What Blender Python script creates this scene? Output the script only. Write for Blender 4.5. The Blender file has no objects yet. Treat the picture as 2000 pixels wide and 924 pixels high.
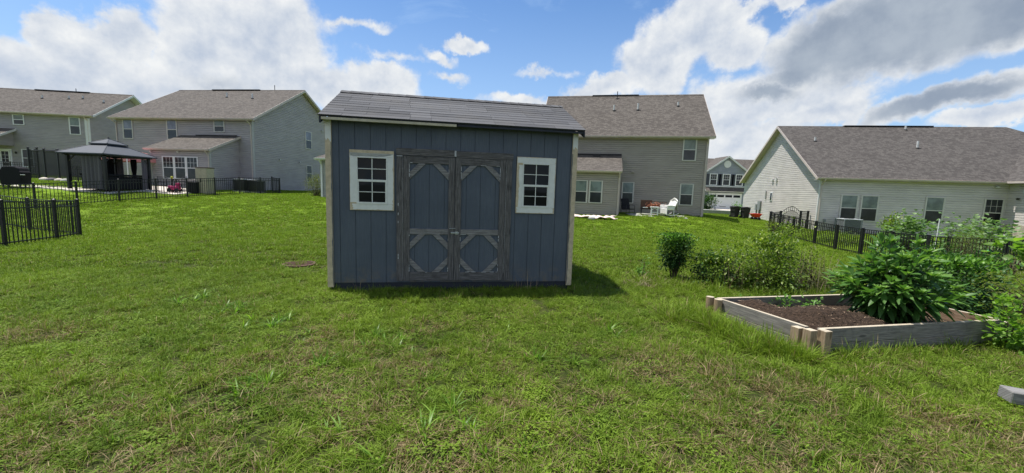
import bpy, math, random
import numpy as np
from mathutils import Vector, Matrix
random.seed(7); RS = np.random.RandomState(11)
sc = bpy.context.scene; COL = sc.collection
R = math.radians

# ------------------------------------------------------------------ camera
FPX, PITCH, ROLL = 794.2, 0.116, -0.033
cd = bpy.data.cameras.new('camera'); cam = bpy.data.objects.new('camera', cd); COL.objects.link(cam)
cd.sensor_width = 36; cd.lens = 36 * FPX / 2000; cd.clip_start = .05; cd.clip_end = 3000
c_, s_ = math.cos(PITCH), math.sin(PITCH); cr, sr = math.cos(ROLL), math.sin(ROLL)
Rv, Fv, Uv = Vector((1, 0, 0)), Vector((0, c_, -s_)), Vector((0, s_, c_))
rt = Rv * cr - Uv * sr; up = Rv * sr + Uv * cr
cam.matrix_world = Matrix(((rt.x, up.x, -Fv.x, 0), (rt.y, up.y, -Fv.y, 0), (rt.z, up.z, -Fv.z, 1.6), (0, 0, 0, 1)))
sc.camera = cam

def raydir(x, y):          # photograph pixel -> direction, used for the clouds' compass bearings
    X, Y = x - 1000, y - 462
    a = X * cr - Y * sr; b = X * sr + Y * cr
    return (Fv + Rv * (a / FPX) - Uv * (b / FPX)).normalized()

# ------------------------------------------------------------------ light
SUN = Vector((-.31, .12, 1)).normalized()
sl = bpy.data.lights.new('sun', 'SUN'); sl.energy = 5.0; sl.angle = R(.6); sl.color = (1, .955, .88)
so = bpy.data.objects.new('sun', sl); COL.objects.link(so)
so.rotation_euler = SUN.to_track_quat('Z', 'Y').to_euler(); so.location = (0, 0, 40)
sc.view_settings.view_transform = 'Standard'; sc.view_settings.look = 'None'
sc.view_settings.gamma = 1; sc.view_settings.exposure = 0.5
sc.view_settings.use_curve_mapping = False

class NT:
    def __init__(s, nt): s.nt = nt; s.n = nt.nodes; s.l = nt.links
    def node(s, t, ins=None, **kw):
        nd = s.n.new(t)
        for k, v in kw.items(): setattr(nd, k, v)
        for k, v in (ins or {}).items():
            i = nd.inputs[k]
            if hasattr(v, 'is_output') or isinstance(v, bpy.types.NodeSocket): s.l.new(v, i)
            else: i.default_value = v
        return nd
    def math(s, op, a, b=None, c=None, clamp=False):
        nd = s.n.new('ShaderNodeMath'); nd.operation = op; nd.use_clamp = clamp
        for i, v in enumerate((a, b, c)):
            if v is None: continue
            if isinstance(v, bpy.types.NodeSocket): s.l.new(v, nd.inputs[i])
            else: nd.inputs[i].default_value = v
        return nd.outputs[0]
    def rng(s, v, a, b, c=0., d=1., smooth=True):
        nd = s.n.new('ShaderNodeMapRange'); nd.interpolation_type = 'SMOOTHSTEP' if smooth else 'LINEAR'
        s.l.new(v, nd.inputs[0])
        for i, x in enumerate((a, b, c, d)): nd.inputs[i + 1].default_value = x
        return nd.outputs[0]
    def mix(s, f, a, b, bt='MIX'):
        nd = s.n.new('ShaderNodeMix'); nd.data_type = 'RGBA'; nd.blend_type = bt
        for i, v in ((0, f), (6, a), (7, b)):
            if isinstance(v, bpy.types.NodeSocket): s.l.new(v, nd.inputs[i])
            elif i == 0: nd.inputs[0].default_value = v
            else: nd.inputs[i].default_value = (*v, 1) if len(v) == 3 else v
        return nd.outputs[2]
    def noise(s, vec, scale, detail=4, rough=.55, dist=0.):
        return s.node('ShaderNodeTexNoise', {'Vector': vec, 'Scale': scale, 'Detail': detail, 'Roughness': rough, 'Distortion': dist})
    def mapping(s, vec, loc=(0, 0, 0), rot=(0, 0, 0), scale=(1, 1, 1), vt='POINT'):
        return s.node('ShaderNodeMapping', {'Vector': vec, 'Location': loc, 'Rotation': rot, 'Scale': scale}, vector_type=vt).outputs[0]

w = bpy.data.worlds.new('World'); sc.world = w; w.use_nodes = True
T = NT(w.node_tree); T.n.clear()
sky = T.node('ShaderNodeTexSky', sky_type='NISHITA', sun_disc=False, sun_elevation=math.asin(SUN.z), sun_rotation=math.atan2(SUN.x, SUN.y),
             air_density=1.0, dust_density=1.1, ozone_density=1.6)
dirv = T.node('ShaderNodeTexCoord').outputs['Generated']
sep = T.node('ShaderNodeSeparateXYZ', {0: dirv})
az = T.math('ARCTAN2', sep.outputs[0], sep.outputs[1]); el = T.math('ARCSINE', sep.outputs[2])
P0 = T.node('ShaderNodeCombineXYZ', {0: az, 1: el}).outputs[0]
wn = T.noise(P0, 5.5, 7, .6)
wc = T.node('ShaderNodeVectorMath', {0: wn.outputs['Color'], 1: (.5, .5, .5)}, operation='SUBTRACT').outputs[0]
wc = T.node('ShaderNodeVectorMath', {0: wc, 'Scale': .13}, operation='SCALE').outputs[0]
wn2 = T.noise(P0, 26, 5, .6)
wd = T.node('ShaderNodeVectorMath', {0: wn2.outputs['Color'], 1: (.5, .5, .5)}, operation='SUBTRACT').outputs[0]
wd = T.node('ShaderNodeVectorMath', {0: wd, 'Scale': .035}, operation='SCALE').outputs[0]
PW = T.node('ShaderNodeVectorMath', {0: P0, 1: wc}, operation='ADD').outputs[0]
PW = T.node('ShaderNodeVectorMath', {0: PW, 1: wd}, operation='ADD').outputs[0]
def blobs(lst):
    acc = None
    for (x, y, rx, ry, rot, wt) in lst:
        d = raydir(x, y); a0, e0 = math.atan2(d.x, d.y), math.asin(d.z)
        k = 1 / FPX; ca = math.cos(a0)
        m = T.mapping(PW, (a0, e0, 0), (0, 0, R(rot)), (rx * k * ca ** 1.6, ry * k * ca, 1), 'TEXTURE')
        ln = T.node('ShaderNodeVectorMath', {0: m}, operation='LENGTH').outputs['Value']
        v = T.math('MULTIPLY', T.math('SUBTRACT', 1.0, ln), wt)
        acc = v if acc is None else T.math('SMOOTH_MAX', acc, v, .12)
    return acc
WHITE = [(180, 190, 420, 100, 0, 1.5), (525, 80, 140, 105, 0, 1.2), (112, 80, 55, 62, 0, 1.1), (232, 75, 62, 55, 0, 1.1), (170, 130, 120, 80, 0, 1), (400, 95, 120, 100, 0, 1.1), (470, 20, 220, 38, 0, .7),
         (520, 135, 115, 80, 0, 1.3), (740, 165, 72, 38, 0, 1.0), (660, 185, 150, 45, 0, .8), (690, 48, 85, 10, 4, .32), (907, 88, 40, 15, 0, .75), (843, 115, 34, 13, -10, .42),
         (866, 160, 46, 10, 0, .35), (1060, 138, 46, 9, 0, .28), (770, 118, 50, 9, -5, .25),
         (1370, 40, 75, 85, 20, 1.2), (1290, 105, 105, 75, 25, 1.25), (1180, 175, 80, 28, 10, .9), (1430, 100, 55, 45, 10, .9), (1450, 24, 45, 17, 0, .7), (1543, 20, 45, 17, 0, .7),
         (1560, 205, 150, 34, 5, 1.0), (1440, 210, 120, 60, 0, .8), (1620, 226, 90, 26, 10, 1.1), (1940, 232, 110, 26, 12, 1.1), (1440, 275, 160, 60, 0, .9), (1020, 205, 90, 18, 0, .6)]
GREY = [(1740, 60, 290, 96, 12, 1.4), (1610, 110, 130, 66, 10, 1.3), (1880, 20, 300, 90, 8, 1.4), (1560, 150, 90, 34, 10, 1), (1840, 205, 200, 34, 14, 1.0), (1500, 190, 90, 22, 0, .8), (430, 155, 90, 22, 5, .35)]
dW = blobs(WHITE); dG = blobs(GREY)
relA = T.noise(P0, 9, 7, .6).outputs['Fac']
P1 = T.node('ShaderNodeVectorMath', {0: P0, 1: (-.010, .022, 0)}, operation='ADD').outputs[0]
relB = T.noise(P1, 9, 7, .6).outputs['Fac']
rel = T.math('SUBTRACT', relA, relB)
edge = T.math('MULTIPLY', T.math('SUBTRACT', relA, .5), 1.15)
dAll = T.math('MAXIMUM', dW, dG)
front = T.rng(sep.outputs[1], -.05, .15)
gen = T.math('MULTIPLY', T.math('SUBTRACT', T.noise(T.mapping(dirv, scale=(1, 1, 2.2)), 2.3, 6, .6).outputs['Fac'], .465), 3.)  # unseen clouds outside the view, cover tuned as neutral fill light
dens = T.node('ShaderNodeMix', {0: front, 2: gen, 3: dAll}).outputs[0]
mask = T.rng(T.math('ADD', dens, edge), -.10, .30)
relief = T.math('MULTIPLY_ADD', rel, 2.1, .74)
thick = T.rng(dens, .1, 1.15, 0, .40)
lum = T.math('SUBTRACT', relief, thick, clamp=True)
whitecol = T.mix(lum, (.50, .59, .74), (.96, .98, .99))
gs = T.rng(T.math('ADD', dG, T.math('MULTIPLY', edge, .35)), .0, .7)
greycol = T.mix(T.rng(relA, .3, .7), (.31, .38, .49), (.47, .54, .63))
cloudc = T.mix(T.math('MULTIPLY', gs, front), whitecol, greycol)
cloudL = T.node('ShaderNodeVectorMath', {0: cloudc, 'Scale': .66}, operation='SCALE').outputs[0]
skyL = T.node('ShaderNodeVectorMath', {0: sky.outputs[0], 1: (.062, .088, .114)}, operation='MULTIPLY').outputs[0]
veil = T.math('MULTIPLY', T.rng(T.noise(T.mapping(P0, scale=(1, 3.2, 1)), 3.4, 7, .65, .6).outputs['Fac'], .45, .8), .38)
hz = T.rng(el, .0, .5, .55, .0)
skyL = T.mix(T.math('MAXIMUM', veil, hz), skyL, (.42, .57, .76))
fin = T.mix(mask, skyL, cloudL)
fin = T.node('ShaderNodeVectorMath', {0: fin, 'Scale': T.rng(sep.outputs[1], -.35, .25, .97, 1.)}, operation='SCALE').outputs[0]   # sky behind the viewer dimmed a little to weaken fill on shaded fronts
bg = T.node('ShaderNodeBackground', {'Color': fin, 'Strength': 1.0})
T.node('ShaderNodeOutputWorld', {'Surface': bg.outputs[0]})

# ------------------------------------------------------------------ materials
MATS = {}
def newmat(name):
    m = bpy.data.materials.new(name); m.use_nodes = True; t = NT(m.node_tree)
    b = t.n['Principled BSDF']; MATS[name] = m
    return m, t, b
def bump(t, b, h, dist=.004, st=1.):
    nd = t.node('ShaderNodeBump', {'Height': h, 'Distance': dist, 'Strength': st}); t.l.new(nd.outputs[0], b.inputs['Normal'])
def simple(name, col, rough=.6, metal=0., var=.12, nscale=8., spec=.5, bmp=0.):
    m, t, b = newmat(name); tc = t.node('ShaderNodeTexCoord').outputs['Object']
    n = t.noise(tc, nscale, 5, .6).outputs['Fac']
    f = t.rng(n, .25, .75)
    lo = tuple(c * (1 - var) for c in col); hi = tuple(min(1, c * (1 + var)) for c in col)
    t.l.new(t.mix(f, lo, hi), b.inputs['Base Color'])
    b.inputs['Roughness'].default_value = rough; b.inputs['Metallic'].default_value = metal; b.inputs['Specular IOR Level'].default_value = spec
    if bmp: bump(t, b, n, bmp)
    return m
def siding(name, col):
    m, t, b = newmat(name); tc = t.node('ShaderNodeTexCoord').outputs['Object']
    n = t.noise(t.mapping(tc, scale=(.35, .35, 1.2)), 2.2, 5, .65).outputs['Fac']
    g = t.noise(t.mapping(tc, scale=(2, 2, 60)), 3, 3).outputs['Fac']
    c = t.mix(t.rng(n, .3, .72), tuple(x * .88 for x in col), tuple(x * 1.07 for x in col))
    # faint algae streaks low on the wall
    sp = t.node('ShaderNodeSeparateXYZ', {0: tc}).outputs[2]
    al = t.math('MULTIPLY', t.rng(sp, 1.2, -.3), t.rng(t.noise(tc, 1.1, 5, .7).outputs['Fac'], .45, .75))
    c = t.mix(t.math('MULTIPLY', al, .35), c, tuple(x * y for x, y in zip(col, (.6, .68, .5))))
    t.l.new(c, b.inputs['Base Color']); b.inputs['Roughness'].default_value = .55; b.inputs['Specular IOR Level'].default_value = .35
    bump(t, b, g, .002, .4); return m
def shingle(name, c1, c2, c3):
    m, t, b = newmat(name); uv = t.node('ShaderNodeUVMap').outputs[0]
    br = t.node('ShaderNodeTexBrick', {'Vector': uv, 'Color1': (0, 0, 0, 1), 'Color2': (1, 1, 1, 1), 'Mortar': (.5, .5, .5, 1), 'Scale': 1., 'Mortar Size': .008, 'Bias': 0., 'Brick Width': .24, 'Row Height': .145}, offset=.37, offset_frequency=2, squash=.7, squash_frequency=3)
    rnd = br.outputs['Color']; mort = br.outputs['Fac']
    fine = t.noise(uv, 70, 3, .6).outputs['Fac']; big = t.noise(uv, .5, 4, .6).outputs['Fac']; mid = t.noise(t.mapping(uv, scale=(1, 2.5, 1)), 3.2, 4, .7).outputs['Fac']
    rr = t.node('ShaderNodeSeparateColor', {0: rnd}).outputs[0]
    c = t.mix(t.rng(t.math('ADD', t.math('MULTIPLY', rr, .75), t.math('MULTIPLY', mid, .5)), .25, .95), c1, c2)
    c = t.mix(t.rng(fine, .35, .75, 0, .3), c, c3)
    c = t.mix(t.rng(big, .35, .75, 0, .3), c, tuple(x * .72 for x in c1))
    c = t.mix(t.math('MULTIPLY', mort, .6), c, tuple(x * .35 for x in c1))
    t.l.new(c, b.inputs['Base Color']); b.inputs['Roughness'].default_value = .92; b.inputs['Specular IOR Level'].default_value = .2
    vv = t.node('ShaderNodeSeparateXYZ', {0: uv}).outputs[1]
    saw = t.math('FRACT', t.math('DIVIDE', vv, .145))
    h = t.math('ADD', t.math('MULTIPLY', t.math('SUBTRACT', 1.0, saw), .8), t.math('MULTIPLY', rr, .5))
    bump(t, b, h, .012, .9); return m
def wood(name, c1, c2, c3, rough=.85, gs=1., white=0.):
    m, t, b = newmat(name); uv = t.node('ShaderNodeUVMap').outputs[0]
    g = t.noise(t.mapping(uv, scale=(1.6, 26 * gs, 1)), 3, 7, .65, .35).outputs['Fac']
    k = t.noise(t.mapping(uv, scale=(1, 5, 1)), 2.2, 4, .6, 1.5).outputs['Fac']
    c = t.mix(t.rng(g, .3, .7), c1, c2); c = t.mix(t.rng(k, .45, .8, 0, .8), c, c3)
    kn = t.node('ShaderNodeTexVoronoi', {'Vector': t.mapping(uv, scale=(2.4, 8, 1)), 'Scale': 1.}).outputs['Distance']; c = t.mix(t.rng(kn, .16, .07, 0, .75), c, tuple(x * .45 for x in c1)); c = t.mix(t.rng(t.noise(t.mapping(uv, scale=(3, 1.5, 1)), 1.6, 5, .7).outputs['Fac'], .5, .75, 0, .55), c, tuple(x * .6 for x in c1))
    if white:
        wn_ = t.noise(t.mapping(uv, scale=(4, 9, 1)), 4, 6, .7).outputs['Fac']
        c = t.mix(t.rng(wn_, .70, .73, 0, white), c, (.45, .46, .46))
    t.l.new(c, b.inputs['Base Color']); b.inputs['Roughness'].default_value = rough; b.inputs['Specular IOR Level'].default_value = .25
    bump(t, b, g, .004, .8); return m
def glass(name, col, rough=.04, streak=0., col2=None):
    m, t, b = newmat(name); tc = t.node('ShaderNodeTexCoord').outputs['Object']
    sp = t.node('ShaderNodeSeparateXYZ', {0: tc})
    n = t.noise(tc, 1.7, 3, .5).outputs['Fac']
    c = t.mix(t.rng(n, .35, .65), tuple(x * .7 for x in col), tuple(x * 1.2 for x in col))
    if streak:   # blinds behind the pane
        wv = t.math('FRACT', t.math('DIVIDE', sp.outputs[2], .05))
        c = t.mix(t.math('MULTIPLY', t.rng(wv, .55, .95), streak), c, tuple(x * .45 for x in col))
    t.l.new(c, b.inputs['Base Color']); b.inputs['Roughness'].default_value = rough
    b.inputs['IOR'].default_value = 1.5 if max(col) > .02 else 1.27
    wv2 = t.noise(tc, 1.2, 2).outputs['Fac']; bump(t, b, wv2, .01, .25)
    return m
def foliage(name, c1, c2, c3, trans=.35, rough=.5, spec=.4):
    m, t, b = newmat(name); at = t.node('ShaderNodeAttribute', attribute_name='rnd').outputs['Fac']
    geo = t.node('ShaderNodeNewGeometry').outputs['Position']
    n = t.noise(geo, 3.5, 4, .6).outputs['Fac']
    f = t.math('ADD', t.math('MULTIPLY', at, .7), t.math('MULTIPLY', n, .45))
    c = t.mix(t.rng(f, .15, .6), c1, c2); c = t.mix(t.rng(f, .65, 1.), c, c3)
    t.l.new(c, b.inputs['Base Color']); b.inputs['Roughness'].default_value = rough; b.inputs['Specular IOR Level'].default_value = spec
    tr = t.node('ShaderNodeBsdfTranslucent', {'Color': t.mix(1., c, (1.35, 1.5, .7), 'MULTIPLY')})
    ms = t.node('ShaderNodeMixShader', {0: trans, 1: b.outputs[0], 2: tr.outputs[0]})
    t.l.new(ms.outputs[0], t.n['Material Output'].inputs[0]); return m

m_side1 = siding('siding_cool_grey', (.345, .318, .325)); m_side2 = siding('siding_grey', (.375, .345, .352)); m_side3 = siding('siding_taupe', (.33, .295, .26))
m_side4 = siding('siding_light_grey', (.55, .515, .49)); m_side5 = siding('siding_slate', (.27, .29, .34)); m_side6 = siding('siding_beige_grey', (.33, .33, .315))
m_roof = shingle('roof_brown_grey', (.078, .068, .060), (.132, .117, .103), (.100, .089, .079))
m_roof4 = shingle('roof_grey_brown', (.064, .057, .053), (.108, .098, .090), (.083, .076, .070))
m_trimw = simple('trim_white', (.62, .62, .62), .5, var=.06, nscale=3); m_trimb = simple('trim_beige', (.50, .43, .39), .5, var=.08, nscale=3)
m_trimg = simple('trim_grey', (.40, .40, .40), .5, var=.08, nscale=3)
m_winb = simple('vinyl_beige', (.55, .53, .49), .45, var=.05); m_winw = simple('vinyl_white', (.72, .72, .73), .4, var=.04)
m_black = simple('black_paint', (.012, .012, .014), .42, var=.3, nscale=14, spec=.4); m_vent = simple('ridge_vent_black', (.03, .028, .028), .85)
m_gup = glass('glass_blind', (.17, .205, .19), .10, .35); m_glo = glass('glass_screen', (.028, .03, .032), .16)
m_gdark = glass('glass_dark', (.012, .013, .015), .03); m_gsky = glass('glass_lavender', (.20, .20, .25), .08, .3)
m_shed = None
m_conc = simple('concrete', (.50, .45, .39), .9, var=.14, nscale=2.5, bmp=.004); m_concg = simple('concrete_grey', (.33, .33, .30), .9, var=.2, nscale=3, bmp=.004)
m_pipe = simple('pipe_white', (.6, .6, .58), .5); m_util = simple('utility_grey', (.22, .23, .23), .55); m_rubber = simple('rubber_black', (.02, .02, .02), .8)
m_galv = simple('galvanised', (.42, .45, .43), .42, .8, var=.25, nscale=60)
m_fabric = simple('cloth_grey', (.13, .12, .135), .9, var=.15, nscale=30, spec=.2); m_fabric_d = simple('cloth_black', (.014, .014, .017), .9, var=.25, nscale=20, spec=.2)
m_gazroof = simple('metal_roof_bluegrey', (.055, .061, .074), .7, .0, var=.08, nscale=4)
m_pink = simple('canvas_pink', (.60, .25, .25), .85, var=.08); m_tan = simple('resin_tan', (.42, .37, .27), .7, var=.1); m_brown = simple('resin_brown', (.09, .065, .05), .7)
m_magenta = simple('plastic_magenta', (.45, .03, .13), .4); m_red = simple('plastic_red', (.55, .012, .014), .38); m_green = simple('plastic_green', (.03, .33, .12), .45)
m_whitep = simple('plastic_white', (.78, .78, .76), .4, var=.06); m_rust = simple('rusty_steel', (.10, .055, .036), .9, var=.4, nscale=20)
m_wicker = simple('white_wicker', (.72, .71, .68), .6, var=.1, nscale=60); m_orange = simple('leaf_litter_rust', (.30, .11, .055), .85, var=.4, nscale=30)
m_acblack = simple('ac_dark', (.03, .033, .036), .5); m_acgrey = simple('ac_grey', (.22, .24, .26), .5); m_actop = simple('ac_top', (.42, .44, .46), .5)
m_stone = simple('stone_veneer', (.42, .37, .30), .9, var=.35, nscale=5, bmp=.02)
m_wood_dark = wood('weathered_wood', (.052, .049, .048), (.180, .170, .164), (.078, .073, .070), white=.4)
m_wood_brace = wood('weathered_brace_wood', (.11, .105, .10), (.29, .28, .27), (.15, .14, .135), white=.5)
m_wood_grey = wood('weathered_grey_wood', (.115, .11, .10), (.29, .27, .24), (.16, .145, .12), white=.0)
m_wood_top = wood('pale_top_wood', (.34, .29, .21), (.56, .49, .38), (.40, .34, .25), white=.0)  # paler wood for the top faces of the bed boards and posts
m_wood_post = wood('tan_post_wood', (.24, .17, .10), (.40, .30, .20), (.20, .16, .11), white=.0)
m_wood_red = wood('brown_board', (.20, .12, .075), (.38, .27, .19), (.28, .19, .12), white=.0)
m_paintw = simple('pale_mint_paint', (.66, .67, .62), .55, var=.06, nscale=14); m_primer = simple('tan_primer', (.50, .415, .28), .8, var=.16, nscale=22)
m_paintr = simple('white_paint_residue', (.42, .43, .43), .7, var=.3, nscale=60)
m_cream = simple('cream_fascia', (.46, .42, .30), .6, var=.2, nscale=9)
def net_mat():
    m, t, b = newmat('mesh_net'); b.inputs['Base Color'].default_value = (.02, .02, .022, 1); b.inputs['Roughness'].default_value = .9
    tr = t.node('ShaderNodeBsdfTransparent'); ms = t.node('ShaderNodeMixShader', {0: .86, 1: tr.outputs[0], 2: b.outputs[0]})
    t.l.new(ms.outputs[0], t.n['Material Output'].inputs[0]); return m
m_net = net_mat()
def shed_paint():
    m, t, b = newmat('shed_blue_grey_paint'); tc = t.node('ShaderNodeTexCoord').outputs['Object']
    g = t.noise(t.mapping(tc, scale=(22, 22, 1.1)), 3.5, 6, .65, .3).outputs['Fac']; p = t.noise(tc, 1.3, 5, .6).outputs['Fac']; q = t.noise(tc, 38, 4, .7).outputs['Fac']
    c = t.mix(t.rng(p, .3, .7), (.072, .088, .113), (.098, .117, .144)); c = t.mix(t.rng(g, .3, .75, 0, .6), c, (.056, .070, .090)); c = t.mix(t.rng(t.noise(t.mapping(tc, scale=(7, 7, .5)), 3, 5, .7).outputs['Fac'], .55, .78, 0, .35), c, (.125, .14, .155))
    sp = t.node('ShaderNodeSeparateXYZ', {0: tc}).outputs[2]
    dirt = t.math('MULTIPLY', t.rng(sp, .42, .02), t.rng(t.noise(tc, 7, 6, .7).outputs['Fac'], .4, .7))
    c = t.mix(t.math('MULTIPLY', dirt, .9), c, (.15, .13, .10)); c = t.mix(t.rng(q, .66, .74, 0, .5), c, (.16, .175, .19))
    t.l.new(c, b.inputs['Base Color']); b.inputs['Roughness'].default_value = .62; b.inputs['Specular IOR Level'].default_value = .35
    bump(t, b, t.math('ADD', g, t.math('MULTIPLY', q, .5)), .003, .8); return m
m_shed = shed_paint(); m_sheddark = simple('shed_skirt_dark', (.022, .026, .036), .8)
def shed_roof_mat():
    m, t, b = newmat('shed_shingle'); at = t.node('ShaderNodeAttribute', attribute_name='rnd').outputs['Fac']; tc = t.node('ShaderNodeTexCoord').outputs['Object']
    f = t.noise(tc, 160, 3, .7).outputs['Fac']; g = t.noise(tc, 2.2, 5, .65).outputs['Fac']
    c = t.mix(at, (.066, .067, .072), (.116, .117, .124)); c = t.mix(t.rng(g, .4, .75, 0, .5), c, (.115, .11, .104)); c = t.mix(t.rng(f, .4, .75, 0, .5), c, (.03, .03, .033))
    t.l.new(c, b.inputs['Base Color']); b.inputs['Roughness'].default_value = .9; b.inputs['Specular IOR Level'].default_value = .25
    bump(t, b, f, .003, .7); return m
m_shedroof = shed_roof_mat()

# ------------------------------------------------------------------ ground form
CTRL = np.array([(0,0,0),(0,-20,0),(-12,-2,0),(10,-3,0),(0,3,0),(4,4,0),(-3,4,0),(-2.6,5.8,.03),(1,6.5,.03),(-4.1,7.8,0),(3.5,7.3,0),(6,6,-.02),(6.5,4,0),
 (-8,6,-.1),(-8,10,-.15),(-13,9.4,-.32),(-14.7,13.7,-.48),(-18.4,15.3,-.6),(-22.8,21.3,0),(-21.2,26.5,.35),(-19.1,33.4,.59),(-21.3,33.6,.82),(-34,35,.9),(-24.5,30,.78),
 (-26,24.5,.60),(-24.4,24.5,.52),(-24.4,28.4,.70),(-29,24,.58),(-31,28.5,1.02),(-36,30.5,1.1),(-40.5,39.5,1.42),(-45,38,1.45),(-30,19,.1),(-13.4,28,.58),(-5,25,.3),(1.8,31,.12),(13.6,29.2,.10),(10.4,27.5,.12),(5,26,-.08),
 (16.4,25.9,-.56),(16.1,20,-.88),(15.8,15,-.86),(20,36,-.3),(19.4,33,-.3),(20.8,27.9,-.52),(26,44,-.5),(31,62,-.45),(32,50,-.4),(20,60,-.4),(25,20,-.7),(20,15,-.85),(33,24,-.6),
 (10,14,-.42),(9,8,-.15),(8,20,-.3),(0,16,-.08),(-6,16,-.08),(-10,20,.1),(0,24,.1),(12,3,-.1),(-100,60,1.5),(-60,120,.5),(60,120,-.5),(100,40,-.8),(0,150,0),(90,-60,0),(-90,-60,0)], float)
def _k(r): return np.sqrt(r * r + 4.)
_D = np.linalg.norm(CTRL[:, None, :2] - CTRL[None, :, :2], axis=2)
_n = len(CTRL); _A = np.zeros((_n + 1, _n + 1)); _A[:_n, :_n] = _k(_D) - np.eye(_n) * .35; _A[:_n, _n] = 1; _A[_n, :_n] = 1
_W = np.linalg.solve(_A, np.append(CTRL[:, 2], 0))
def gh(x, y):
    x = np.atleast_1d(np.asarray(x, float)); y = np.atleast_1d(np.asarray(y, float)); out = np.empty(len(x))
    for i in range(0, len(x), 20000):
        d = np.hypot(x[i:i+20000, None] - CTRL[:, 0], y[i:i+20000, None] - CTRL[:, 1]); out[i:i+20000] = _k(d) @ _W[:_n] + _W[_n]
    return out
def g1(x, y): return float(gh(x, y)[0])

# ------------------------------------------------------------------ mesh helpers
def tag(o, label=None, cat=None, group=None, kind=None):
    if label: o['label'] = label
    if cat: o['category'] = cat
    if group: o['group'] = group
    if kind: o['kind'] = kind
    return o
def link(name, me, mats, parent=None, smooth=False):
    o = bpy.data.objects.new(name, me); COL.objects.link(o)
    for m in (mats if isinstance(mats, (list, tuple)) else [mats]): me.materials.append(m)
    if smooth: me.polygons.foreach_set('use_smooth', [True] * len(me.polygons))
    if parent: o.parent = parent
    return o
def empty(name, loc, rz=0, label=None, cat=None, group=None):
    o = bpy.data.objects.new(name, None); COL.objects.link(o); o.location = loc; o.rotation_euler = (0, 0, rz); o.empty_display_size = .2
    return tag(o, label, cat, group)
class Fr:      # frame: s along, o outwards, v up
    def __init__(s, A=(0, 0, 0), d=(1, 0, 0), n=(0, -1, 0), u=(0, 0, 1)): s.A, s.d, s.n, s.u = Vector(A), Vector(d).normalized(), Vector(n).normalized(), Vector(u).normalized()
    def __call__(s, a, o, v): return s.A + s.d * a + s.n * o + s.u * v
I3 = Fr((0, 0, 0), (1, 0, 0), (0, 1, 0))
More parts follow.
